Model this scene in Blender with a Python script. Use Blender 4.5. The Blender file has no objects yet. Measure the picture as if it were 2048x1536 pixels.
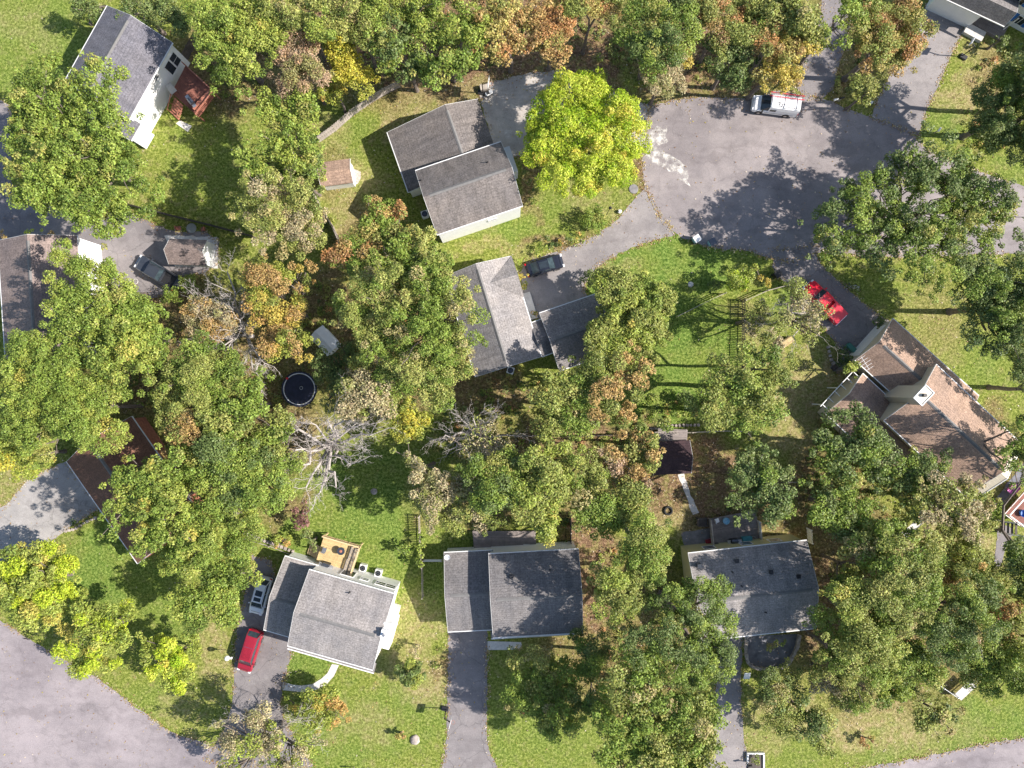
import bpy, bmesh, math, random
import numpy as np
from mathutils import Vector, Matrix

# ------------------------------------------------------------------ camera, sky, sun
H = 85.33            # drone height above the ground, metres
S = 16.0             # photograph pixels (2048 wide) per metre on the ground
scene = bpy.context.scene
C = scene.collection
cam_data = bpy.data.cameras.new("camera")
cam = bpy.data.objects.new("camera", cam_data)
C.objects.link(cam)
cam.location = (0, 0, H)
cam.rotation_euler = (0, 0, 0)
cam_data.sensor_width = 36.0
cam_data.lens = 24.0
cam_data.clip_start = 0.5
cam_data.clip_end = 4000
scene.camera = cam

SUN_EL = math.radians(38.5)
to_sun = Vector((math.cos(SUN_EL) * 0.998, -math.cos(SUN_EL) * 0.06, math.sin(SUN_EL))).normalized()
world = bpy.data.worlds.new("World")
scene.world = world
world.use_nodes = True
wn = world.node_tree.nodes
wn.clear()
wo = wn.new("ShaderNodeOutputWorld")
bg = wn.new("ShaderNodeBackground")
sky = wn.new("ShaderNodeTexSky")
sky.sky_type = 'NISHITA'
sky.sun_disc = False
sky.sun_elevation = SUN_EL
sky.sun_rotation = math.atan2(to_sun.x, to_sun.y)
bg.inputs[1].default_value = 0.105
world.node_tree.links.new(sky.outputs[0], bg.inputs[0])
world.node_tree.links.new(bg.outputs[0], wo.inputs[0])
sd = bpy.data.lights.new("sun", 'SUN')
sd.energy = 4.9
sd.angle = math.radians(0.5)
sd.color = (1.0, 0.93, 0.86)
sun = bpy.data.objects.new("sun", sd)
C.objects.link(sun)
sun.location = (40, 0, 60)
sun.rotation_euler = to_sun.to_track_quat('Z', 'Y').to_euler()
scene.view_settings.view_transform = 'Standard'
scene.view_settings.look = 'None'
scene.view_settings.exposure = 0.86
scene.view_settings.gamma = 1.0
scene.cycles.max_bounces = 5
scene.cycles.transparent_max_bounces = 4

# ------------------------------------------------------------------ helpers
def P(u, v, z=0.0):
    """a point at height z that the camera sees at pixel (u, v) of the photograph"""
    k = (H - z) / H
    return Vector(((u - 1024) / S * k, (768 - v) / S * k, z))

def new_mat(name):
    m = bpy.data.materials.new(name)
    m.use_nodes = True
    nt = m.node_tree
    for n in list(nt.nodes):
        nt.nodes.remove(n)
    out = nt.nodes.new("ShaderNodeOutputMaterial")
    b = nt.nodes.new("ShaderNodeBsdfPrincipled")
    nt.links.new(b.outputs[0], out.inputs[0])
    return m, nt, b

def rgba(c):
    return (c[0], c[1], c[2], 1.0)

def noise_node(nt, coord, scale, detail=4, rough=0.6):
    n = nt.nodes.new("ShaderNodeTexNoise")
    n.inputs['Scale'].default_value = scale
    n.inputs['Detail'].default_value = detail
    n.inputs['Roughness'].default_value = rough
    nt.links.new(coord, n.inputs['Vector'])
    return n.outputs['Fac']

def ramp(nt, fac, stops):
    r = nt.nodes.new("ShaderNodeValToRGB")
    cr = r.color_ramp
    while len(cr.elements) < len(stops):
        cr.elements.new(0.5)
    for e, (p, c) in zip(cr.elements, stops):
        e.position = p
        e.color = rgba(c)
    nt.links.new(fac, r.inputs[0])
    return r.outputs[0]

def mix(nt, fac, a, b, mode='MIX'):
    m = nt.nodes.new("ShaderNodeMixRGB")
    m.blend_type = mode
    for sock, v in ((0, fac), (1, a), (2, b)):
        if hasattr(v, 'is_linked') or hasattr(v, 'links'):
            nt.links.new(v, m.inputs[sock])
        elif sock == 0:
            m.inputs[0].default_value = v
        else:
            m.inputs[sock].default_value = rgba(v)
    return m.outputs[0]

def bump(nt, b, fac, dist, strength=0.6):
    bp = nt.nodes.new("ShaderNodeBump")
    bp.inputs['Distance'].default_value = dist
    bp.inputs['Strength'].default_value = strength
    nt.links.new(fac, bp.inputs['Height'])
    nt.links.new(bp.outputs[0], b.inputs['Normal'])

def plain(name, col, rough=0.6, metal=0.0, var=0.15, scale=3.0, coat=0.0):
    m, nt, b = new_mat(name)
    tc = nt.nodes.new("ShaderNodeTexCoord").outputs['Object']
    f = noise_node(nt, tc, scale, 5)
    lo = [c * (1 - var) for c in col]
    hi = [min(1, c * (1 + var)) for c in col]
    nt.links.new(ramp(nt, f, [(0.3, lo), (0.7, hi)]), b.inputs['Base Color'])
    b.inputs['Roughness'].default_value = rough
    b.inputs['Metallic'].default_value = metal
    b.inputs['Coat Weight'].default_value = coat
    return m

def shingle(name, col, streak=0.25, row=0.28, var=0.22):
    m, nt, b = new_mat(name)
    tc = nt.nodes.new("ShaderNodeTexCoord").outputs['Object']
    br = nt.nodes.new("ShaderNodeTexBrick")
    br.offset = 0.5
    br.inputs['Scale'].default_value = 1.0
    br.inputs['Brick Width'].default_value = 0.55
    br.inputs['Row Height'].default_value = row
    br.inputs['Mortar Size'].default_value = 0.022
    br.inputs['Mortar Smooth'].default_value = 0.4
    br.inputs['Color1'].default_value = rgba([c * (1 + var) for c in col])
    br.inputs['Color2'].default_value = rgba([c * (1 - var) for c in col])
    br.inputs['Mortar'].default_value = rgba([c * 0.55 for c in col])
    nt.links.new(tc, br.inputs['Vector'])
    f = noise_node(nt, tc, 6.0, 4, 0.8)
    c1 = mix(nt, 0.6, br.outputs[0], ramp(nt, f, [(0.38, [c * 0.5 for c in col]), (0.62, [c * 1.6 for c in col])]))
    mp = nt.nodes.new("ShaderNodeMapping")
    mp.inputs['Scale'].default_value = (0.9, 0.12, 0.3)
    nt.links.new(tc, mp.inputs[0])
    g = noise_node(nt, mp.outputs[0], 1.6, 5, 0.7)
    c2 = mix(nt, 1.0, c1, ramp(nt, g, [(0.3, (1 - streak,) * 3), (0.65, (1 + streak * .3,) * 3)]), 'MULTIPLY')
    g2 = noise_node(nt, tc, 0.35, 3)
    c3 = mix(nt, 1.0, c2, ramp(nt, g2, [(0.35, (0.85, 0.86, 0.88)), (0.65, (1.1, 1.08, 1.05))]), 'MULTIPLY')
    nt.links.new(c3, b.inputs['Base Color'])
    b.inputs['Roughness'].default_value = 0.9
    bump(nt, b, br.outputs['Fac'], -0.02, 0.8)
    return m

def siding(name, col, step=0.2):
    m, nt, b = new_mat(name)
    tc = nt.nodes.new("ShaderNodeTexCoord").outputs['Object']
    w = nt.nodes.new("ShaderNodeTexWave")
    w.wave_type = 'BANDS'
    w.bands_direction = 'Z'
    w.wave_profile = 'SAW'
    w.inputs['Scale'].default_value = 0.314 / step
    nt.links.new(tc, w.inputs[0])
    f = noise_node(nt, tc, 1.2, 5)
    c = ramp(nt, f, [(0.3, [x * 0.93 for x in col]), (0.7, col)])
    nt.links.new(mix(nt, 1.0, c, ramp(nt, w.outputs[1], [(0.0, (0.8,) * 3), (0.15, (1,) * 3)]), 'MULTIPLY'), b.inputs['Base Color'])
    b.inputs['Roughness'].default_value = 0.55
    bump(nt, b, w.outputs[1], 0.02, 0.5)
    return m

def planks(name, col, w=0.14, axis='X'):
    m, nt, b = new_mat(name)
    tc = nt.nodes.new("ShaderNodeTexCoord").outputs['Object']
    mp = nt.nodes.new("ShaderNodeMapping")
    if axis == 'Y':
        mp.inputs['Rotation'].default_value = (0, 0, math.pi / 2)
    nt.links.new(tc, mp.inputs[0])
    br = nt.nodes.new("ShaderNodeTexBrick")
    br.inputs['Scale'].default_value = 1.0
    br.inputs['Brick Width'].default_value = 3.2
    br.inputs['Row Height'].default_value = w
    br.inputs['Mortar Size'].default_value = 0.012
    br.inputs['Color1'].default_value = rgba([c * 1.15 for c in col])
    br.inputs['Color2'].default_value = rgba([c * 0.85 for c in col])
    br.inputs['Mortar'].default_value = rgba([c * 0.3 for c in col])
    nt.links.new(mp.outputs[0], br.inputs['Vector'])
    f = noise_node(nt, tc, 2.0, 6, 0.7)
    nt.links.new(mix(nt, 1.0, br.outputs[0], ramp(nt, f, [(0.3, (0.72,) * 3), (0.7, (1.15,) * 3)]), 'MULTIPLY'), b.inputs['Base Color'])
    b.inputs['Roughness'].default_value = 0.8
    return m

def asphalt(name, col, tintc=(0.5, 0.47, 0.46), crack=0.5, chalk=0.0, streak=0.3):
    m, nt, b = new_mat(name)
    tc = nt.nodes.new("ShaderNodeTexCoord").outputs['Object']
    fine = noise_node(nt, tc, 9.0, 5, 0.85)
    c = ramp(nt, fine, [(0.34, [x * 0.78 for x in col]), (0.66, [x * 1.2 for x in col])])
    big = noise_node(nt, tc, 0.11, 6, 0.62)
    c = mix(nt, 1.0, c, ramp(nt, big, [(0.36, (0.80, 0.79, 0.80)), (0.5, (1.0, 0.99, 0.98)), (0.64, (1.16, 1.14, 1.13))]), 'MULTIPLY')
    mid = noise_node(nt, tc, 0.7, 6, 0.7)
    c = mix(nt, 1.0, c, ramp(nt, mid, [(0.25, (1 - streak * .6,) * 3), (0.5, (1.0,) * 3), (0.8, (1.07,) * 3)]), 'MULTIPLY')
    vo = nt.nodes.new("ShaderNodeTexVoronoi")
    vo.feature = 'DISTANCE_TO_EDGE'
    vo.inputs['Scale'].default_value = 0.17
    wr = nt.nodes.new("ShaderNodeTexNoise")
    wr.inputs['Scale'].default_value = 0.6
    wr.inputs['Detail'].default_value = 5
    nt.links.new(tc, wr.inputs['Vector'])
    ad = nt.nodes.new("ShaderNodeMixRGB")
    ad.blend_type = 'ADD'
    ad.inputs[0].default_value = 1.0
    nt.links.new(tc, ad.inputs[1])
    sc = nt.nodes.new("ShaderNodeVectorMath")
    sc.operation = 'SCALE'
    sc.inputs['Scale'].default_value = 2.2
    nt.links.new(wr.outputs['Color'], sc.inputs[0])
    nt.links.new(sc.outputs[0], ad.inputs[2])
    nt.links.new(ad.outputs[0], vo.inputs['Vector'])
    ck = ramp(nt, vo.outputs['Distance'], [(0.0, (1 - crack,) * 3), (0.012, (1,) * 3)])
    c = mix(nt, 1.0, c, ck, 'MULTIPLY')
    if chalk:
        ch = noise_node(nt, tc, 0.5, 7, 0.75)
        c = mix(nt, ramp(nt, ch, [(0.56, (0, 0, 0)), (0.7, (chalk,) * 3)]), c, (0.62, 0.6, 0.57))
    mp = nt.nodes.new("ShaderNodeMapping")
    mp.inputs['Scale'].default_value = (0.06, 0.5, 1)
    mp.inputs['Rotation'].default_value = (0, 0, 0.25)
    nt.links.new(ad.outputs[0], mp.inputs[0])
    wear = noise_node(nt, mp.outputs[0], 1.3, 4, 0.6)
    c = mix(nt, 1.0, c, ramp(nt, wear, [(0.36, (0.86, 0.85, 0.85)), (0.5, (1, 1, 1)), (0.66, (1.09, 1.08, 1.07))]), 'MULTIPLY')
    oil = noise_node(nt, tc, 0.33, 3, 0.5)
    c = mix(nt, 1.0, c, ramp(nt, oil, [(0.24, (0.78,) * 3), (0.33, (1,) * 3)]), 'MULTIPLY')
    sp = noise_node(nt, tc, 5.0, 2)
    c = mix(nt, ramp(nt, sp, [(0.75, (0, 0, 0)), (0.77, (0.7,) * 3)]), c, (0.5, 0.42, 0.32))
    nt.links.new(c, b.inputs['Base Color'])
    b.inputs['Roughness'].default_value = 0.92
    bump(nt, b, fine, 0.02, 0.5)
    return m

class MB:
    def __init__(self):
        self.v = []
        self.f = []

    def add(self, vs, fs):
        o = len(self.v)
        self.v += [tuple(p) for p in vs]
        self.f += [tuple(i + o for i in f) for f in fs]
        return self

    def box(self, cx, cy, cz, sx, sy, sz, rz=0.0):
        c, s = math.cos(rz), math.sin(rz)
        vs = []
        for dz in (-.5, .5):
            for dx, dy in ((-.5, -.5), (.5, -.5), (.5, .5), (-.5, .5)):
                x, y = dx * sx, dy * sy
                vs.append((cx + x * c - y * s, cy + x * s + y * c, cz + dz * sz))
        return self.add(vs, [(0, 3, 2, 1), (4, 5, 6, 7), (0, 1, 5, 4), (1, 2, 6, 5), (2, 3, 7, 6), (3, 0, 4, 7)])

    def prism(self, poly, z0, z1):
        n = len(poly)
        area = sum(poly[i][0] * poly[(i + 1) % n][1] - poly[(i + 1) % n][0] * poly[i][1] for i in range(n))
        if area < 0:
            poly = poly[::-1]
        vs = [(p[0], p[1], z0) for p in poly] + [(p[0], p[1], z1) for p in poly]
        return self.add(vs, [tuple(range(n))[::-1], tuple(range(n, 2 * n))] + [(i, (i + 1) % n, n + (i + 1) % n, n + i) for i in range(n)])

    def profile(self, prof, x0, x1):
        """extrude a closed (y, z) profile along x"""
        n = len(prof)
        vs = [(x0, p[0], p[1]) for p in prof] + [(x1, p[0], p[1]) for p in prof]
        return self.add(vs, [tuple(range(n)), tuple(range(n, 2 * n))[::-1]] + [(i, n + i, n + (i + 1) % n, (i + 1) % n) for i in range(n)])

    def tube(self, p0, p1, r0, r1=None, n=8):
        r1 = r0 if r1 is None else r1
        p0, p1 = Vector(p0), Vector(p1)
        d = (p1 - p0)
        if d.length < 1e-6:
            return self
        d.normalize()
        a = d.orthogonal().normalized()
        b = d.cross(a)
        vs = []
        for p, r in ((p0, r0), (p1, r1)):
            for i in range(n):
                t = 2 * math.pi * i / n
                vs.append(p + a * (r * math.cos(t)) + b * (r * math.sin(t)))
        return self.add(vs, [tuple(range(n))[::-1], tuple(range(n, 2 * n))] + [(i, (i + 1) % n, n + (i + 1) % n, n + i) for i in range(n)])

    def lathe(self, prof, cx=0, cy=0, cz=0, n=16):
        """prof: list of (r, z)"""
        vs, fs = [], []
        m = len(prof)
        for i in range(n):
            t = 2 * math.pi * i / n
            for r, z in prof:
                vs.append((cx + r * math.cos(t), cy + r * math.sin(t), cz + z))
        for i in range(n):
            j = (i + 1) % n
            for k in range(m - 1):
                fs.append((i * m + k, j * m + k, j * m + k + 1, i * m + k + 1))
        return self.add(vs, fs)

    def torus(self, cx, cy, cz, R, r, n=28, m=6, axis='Z', sy=1.0):
        vs, fs = [], []
        for i in range(n):
            t = 2 * math.pi * i / n
            for j in range(m):
                p = 2 * math.pi * j / m
                q = R + r * math.cos(p)
                x, y, z = q * math.cos(t), q * math.sin(t) * sy, r * math.sin(p)
                if axis == 'Y':
                    x, y, z = x, z, y
                vs.append((cx + x, cy + y, cz + z))
        for i in range(n):
            for j in range(m):
                a, b = (i + 1) % n, (j + 1) % m
                fs.append((i * m + j, a * m + j, a * m + b, i * m + b))
        return self.add(vs, fs)

    def build(self, name, mat, parent=None, loc=(0, 0, 0), rz=0.0, smooth=False, bevel=0.0):
        me = bpy.data.meshes.new(name)
        me.from_pydata(self.v, [], self.f)
        bm = bmesh.new()
        bm.from_mesh(me)
        bmesh.ops.remove_doubles(bm, verts=bm.verts, dist=1e-5)
        bmesh.ops.recalc_face_normals(bm, faces=bm.faces)
        if bevel:
            bmesh.ops.bevel(bm, geom=list(bm.edges), offset=bevel, segments=2, affect='EDGES', clamp_overlap=True)
        bm.to_mesh(me)
        bm.free()
        if smooth:
            for p in me.polygons:
                p.use_smooth = True
        me.materials.append(mat)
        o = bpy.data.objects.new(name, me)
        C.objects.link(o)
        o.location = loc
        o.rotation_euler = (0, 0, rz)
        if parent:
            o.parent = parent
        return o

def tag(o, label=None, cat=None, group=None, kind=None):
    for k, v in (('label', label), ('category', cat), ('group', group), ('kind', kind)):
        if v:
            o[k] = v
    return o

def thing(name, label, cat, loc=(0, 0, 0), rz=0.0, group=None):
    o = bpy.data.objects.new(name, None)
    C.objects.link(o)
    o.location = loc
    o.rotation_euler = (0, 0, rz)
    o.empty_display_size = 0.3
    return tag(o, label, cat, group)

def copy_tree(o, parent=None):
    c = o.copy()
    C.objects.link(c)
    c.parent = parent
    for ch in [x for x in bpy.data.objects if x.parent == o]:
        copy_tree(ch, c)
    return c

# ------------------------------------------------------------------ materials
M = {}
M['white'] = plain('white_paint', (0.78, 0.78, 0.77), 0.5, var=0.05)
M['trim'] = plain('white_trim', (0.72, 0.72, 0.70), 0.5, var=0.08)
M['siding_white'] = siding('white_siding', (0.90, 0.90, 0.89))
M['siding_cream'] = siding('cream_siding', (0.62, 0.56, 0.44))
M['siding_yellow'] = siding('yellow_siding', (0.55, 0.50, 0.26))
M['siding_grey'] = siding('grey_blue_siding', (0.55, 0.57, 0.60))
M['roof_slate'] = shingle('slate_shingle', (0.155, 0.15, 0.17))
M['roof_grey'] = shingle('grey_shingle', (0.24, 0.22, 0.21))
M['roof_taupe'] = shingle('taupe_shingle', (0.18, 0.16, 0.15), 0.4)
M['roof_pale'] = shingle('pale_grey_shingle', (0.285, 0.265, 0.255))
M['roof_dark'] = shingle('charcoal_shingle', (0.19, 0.178, 0.175))
M['roof_brown'] = shingle('brown_shingle', (0.37, 0.255, 0.19))
M['roof_umber'] = shingle('umber_shingle', (0.20, 0.10, 0.065))
M['roof_mauve'] = shingle('mauve_shingle', (0.25, 0.195, 0.175))
M['roof_plum'] = shingle('plum_shingle', (0.07, 0.04, 0.045))
M['ridge'] = plain('ridge_vent', (0.17, 0.165, 0.16), 0.85)
M['glass'] = plain('window_glass', (0.03, 0.04, 0.05), 0.08, var=0.3)
M['blueglass'] = plain('windscreen_glass', (0.04, 0.06, 0.07), 0.06, var=0.4, scale=2)
M['black'] = plain('black_plastic', (0.02, 0.02, 0.022), 0.5)
M['rubber'] = plain('rubber', (0.025, 0.025, 0.025), 0.9)
M['steel'] = plain('steel', (0.5, 0.5, 0.5), 0.35, 0.8)
M['chrome'] = plain('chrome_trim', (0.6, 0.6, 0.62), 0.2, 1.0, var=0.03)
M['concrete'] = plain('concrete', (0.60, 0.57, 0.53), 0.85, var=0.15, scale=2.5)
M['stone'] = plain('edging_stone', (0.36, 0.31, 0.27), 0.9, var=0.45, scale=2.2)
M['slabs'] = plain('flagstone', (0.22, 0.21, 0.21), 0.9, var=0.3, scale=1.5)
M['redwood'] = planks('redwood_boards', (0.26, 0.10, 0.07))
M['redrail'] = plain('redwood_rail', (0.38, 0.15, 0.10), 0.7, var=0.3)
M['pine'] = planks('new_pine_boards', (0.62, 0.46, 0.22))
M['pinerail'] = plain('pine_rail', (0.66, 0.50, 0.28), 0.7, var=0.2)
M['greywood'] = planks('weathered_boards', (0.27, 0.23, 0.21))
M['fencewood'] = planks('fence_boards', (0.42, 0.37, 0.33), 0.15)
M['darkwood'] = plain('dark_fence_wood', (0.09, 0.075, 0.065), 0.85, var=0.4, scale=2)
M['palewood'] = plain('pale_fence_wood', (0.42, 0.37, 0.31), 0.85, var=0.3, scale=2)
M['bark'] = plain('bark', (0.16, 0.13, 0.11), 0.95, var=0.35, scale=4)
M['deadbark'] = plain('bleached_bark', (0.42, 0.38, 0.35), 0.9, var=0.3, scale=4)
M['road'] = asphalt('road_asphalt', (0.270, 0.243, 0.240), crack=0.16)
M['road2'] = asphalt('pale_road_asphalt', (0.28, 0.25, 0.257), crack=0.15)
M['drive'] = asphalt('driveway_asphalt', (0.215, 0.198, 0.198), crack=0.35, chalk=0.15)
M['drive_pale'] = asphalt('pale_driveway', (0.27, 0.25, 0.245), crack=0.12)
M['drive_chalk'] = asphalt('chalky_driveway', (0.42, 0.39, 0.355), crack=0.1, chalk=0.9, streak=.5)
M['drive_con'] = asphalt('old_concrete_driveway', (0.33, 0.315, 0.30), crack=0.3, chalk=0.3)
M['red'] = plain('bright_red_paint', (0.75, 0.015, 0.04), 0.3, var=0.04, coat=0.5)
M['maroon'] = plain('maroon_paint', (0.28, 0.015, 0.03), 0.3, var=0.06, coat=0.5)
M['gunmetal'] = plain('gunmetal_paint', (0.075, 0.085, 0.105), 0.3, 0.5, var=0.05, coat=0.5)
M['blackcar'] = plain('black_car_paint', (0.018, 0.02, 0.03), 0.15, 0.2, var=0.1, coat=0.7)
M['silver'] = plain('silver_paint', (0.80, 0.81, 0.83), 0.3, 0.1, var=0.04, coat=0.5)
M['vanwhite'] = plain('van_white_paint', (0.88, 0.88, 0.88), 0.3, var=0.02, coat=0.4)
M['tail'] = plain('red_lens', (0.5, 0.01, 0.02), 0.2)
M['lens'] = plain('clear_lens', (0.75, 0.76, 0.78), 0.15)
M['pink'] = plain('magenta_plastic', (0.62, 0.10, 0.42), 0.5)
M['blue'] = plain('blue_paint', (0.03, 0.16, 0.50), 0.5)
M['lblue'] = plain('pale_blue_plastic', (0.35, 0.60, 0.72), 0.5)
M['teal'] = plain('teal_plastic', (0.06, 0.26, 0.30), 0.5)
M['green'] = plain('dark_green_plastic', (0.05, 0.20, 0.16), 0.5)
M['mat'] = plain('trampoline_mat', (0.018, 0.022, 0.045), 0.7, var=0.3)
M['patio'] = plain('dark_patio', (0.17, 0.17, 0.19), 0.9, var=0.35, scale=1.2)
M['gravel'] = plain('gravel', (0.42, 0.37, 0.32), 0.95, var=0.5, scale=6)

# leaf material: colour comes from each leaf's own tint
def leaf_material():
    m = bpy.data.materials.new('leaf')
    m.use_nodes = True
    nt = m.node_tree
    for n in list(nt.nodes):
        nt.nodes.remove(n)
    out = nt.nodes.new("ShaderNodeOutputMaterial")
    at = nt.nodes.new("ShaderNodeAttribute")
    at.attribute_name = 'tint'
    b = nt.nodes.new("ShaderNodeBsdfPrincipled")
    b.inputs['Roughness'].default_value = 0.5
    b.inputs['Specular IOR Level'].default_value = 0.3
    t = nt.nodes.new("ShaderNodeBsdfTranslucent")
    mx = nt.nodes.new("ShaderNodeMixShader")
    mx.inputs[0].default_value = 0.30
    nt.links.new(at.outputs['Color'], b.inputs['Base Color'])
    nt.links.new(at.outputs['Color'], t.inputs['Color'])
    nt.links.new(b.outputs[0], mx.inputs[1])
    nt.links.new(t.outputs[0], mx.inputs[2])
    nt.links.new(mx.outputs[0], out.inputs[0])
    return m
M['leaf'] = leaf_material()

# ------------------------------------------------------------------ ground
def smooth_noise(x, y, seed, cell):
    r = np.random.RandomState(seed)
    g = r.rand(256, 256)
    fx, fy = x / cell + 60, y / cell + 60
    ix, iy = np.floor(fx).astype(int), np.floor(fy).astype(int)
    tx, ty = fx - ix, fy - iy
    tx, ty = tx * tx * (3 - 2 * tx), ty * ty * (3 - 2 * ty)
    a = g[ix % 256, iy % 256]
    b = g[(ix + 1) % 256, iy % 256]
    c = g[ix % 256, (iy + 1) % 256]
    d = g[(ix + 1) % 256, (iy + 1) % 256]
    return (a * (1 - tx) + b * tx) * (1 - ty) + (c * (1 - tx) + d * tx) * ty

# cover patches (u, v, radius u, radius v, strength); values read off the photograph
LUSH = [(1080, 230, 90, 60, .3), (60, 90, 120, 110, .55), (1330, 540, 170, 70, 1), (1380, 720, 110, 130, 1), (1250, 590, 150, 60, .8), (1330, 640, 120, 60, .9), (1100, 420, 150, 60, .45),
        (720, 990, 130, 110, .9), (700, 1060, 150, 60, .9), (770, 1120, 70, 60, .8), (620, 960, 60, 60, .6), (240, 1130, 130, 90, .9), (330, 1230, 80, 80, .6),
        (640, 1330, 60, 40, .8), (800, 1440, 120, 80, .55), (700, 1460, 120, 90, .6), (860, 1160, 30, 120, .6), (1040, 1450, 90, 90, .5), (690, 290, 60, 60, .5), (1000, 445, 60, 30, .6),
        (1560, 600, 50, 40, .7), (1760, 590, 60, 50, .35), (1950, 1440, 150, 50, .7), (1900, 1500, 200, 30, .6), (410, 300, 80, 90, .45), (1950, 720, 90, 60, .5), (2020, 350, 40, 30, .6), (1870, 250, 40, 40, .7),
        (300, 1400, 100, 50, .3), (1320, 820, 80, 50, .9), (1560, 1500, 120, 40, .3), (930, 1130, 60, 60, .5), (1180, 1500, 120, 50, .4)]
TAN = [(50, 60, 60, 50, .25), (700, 380, 60, 60, .5), (640, 280, 60, 40, .4), (820, 240, 60, 50, .7), (900, 180, 70, 30, .9), (700, 440, 40, 60, .7), (1620, 780, 90, 80, .8), (1530, 640, 50, 40, .5), (1600, 850, 60, 60, .8),
       (1340, 1040, 50, 40, .9), (1430, 1030, 50, 30, .9), (1700, 1450, 200, 40, .8), (1830, 1460, 120, 50, .4), (440, 1300, 40, 90, .55), (820, 1290, 60, 90, .55), (1700, 1130, 90, 60, .8), (1640, 1180, 30, 90, .9), (1950, 100, 50, 60, .5),
       (1960, 200, 80, 60, .8), (1960, 160, 60, 60, .6), (1200, 420, 50, 40, .4), (1900, 1100, 90, 60, .7), (610, 850, 70, 50, .9), (20, 980, 40, 50, .5), (1850, 640, 70, 90, .3), (720, 1440, 60, 40, .4), (930, 430, 60, 40, .2), (1220, 530, 40, 30, .7),
       (1000, 495, 90, 20, .5), (1500, 1460, 60, 60, .4), (360, 1420, 60, 50, .4), (870, 1370, 40, 50, .7)]
DIRT = [(1400, 960, 130, 90, .95), (1180, 1110, 50, 110, 1), (1180, 1170, 60, 110, 1), (1180, 890, 200, 50, .9), (980, 790, 110, 60, .8), (600, 820, 60, 60, .6), (560, 760, 80, 60, .7), (560, 1010, 60, 30, .7),
        (900, 80, 400, 120, 1), (500, 120, 160, 120, .8), (1180, 110, 90, 110, 1), (1450, 90, 180, 100, 1), (1700, 90, 120, 130, .7), (1340, 205, 110, 14, .9), (1280, 330, 14, 50, .9), (1780, 1250, 220, 170, .8), (1700, 1100, 120, 90, .7),
        (1650, 980, 90, 110, .8), (1650, 1210, 40, 120, .9), (350, 700, 200, 150, .8), (1050, 1000, 200, 60, .7), (800, 700, 160, 130, .8), (640, 640, 120, 100, .8), (620, 800, 60, 40, .5), (1250, 1280, 160, 160, .7), (1070, 370, 25, 60, .8),
        (1110, 480, 60, 16, .8), (1900, 620, 60, 60, .2), (2000, 900, 50, 90, .7), (1530, 1060, 80, 50, .8), (470, 840, 160, 120, .8), (880, 1330, 20, 30, .7), (720, 480, 60, 60, .6), (1690, 180, 50, 30, .8), (640, 345, 60, 34, .4), (2000, 140, 60, 60, .5)]

def cover(x, y):
    u = x * S + 1024 + (smooth_noise(x, y, 5, 2.5) - .5) * 60 + (smooth_noise(x, y, 8, 0.8) - .5) * 26
    v = 768 - y * S + (smooth_noise(x, y, 6, 2.5) - .5) * 60 + (smooth_noise(x, y, 9, 0.8) - .5) * 26
    out = []
    for lst in (LUSH, TAN, DIRT):
        w = np.zeros_like(x)
        for cu, cv, ru, rv, st in lst:
            d = np.sqrt(((u - cu) / ru) ** 2 + ((v - cv) / rv) ** 2)
            w = np.maximum(w, st * np.clip((1.25 - d) / 0.5, 0, 1))
        out.append(w)
    return out

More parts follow.
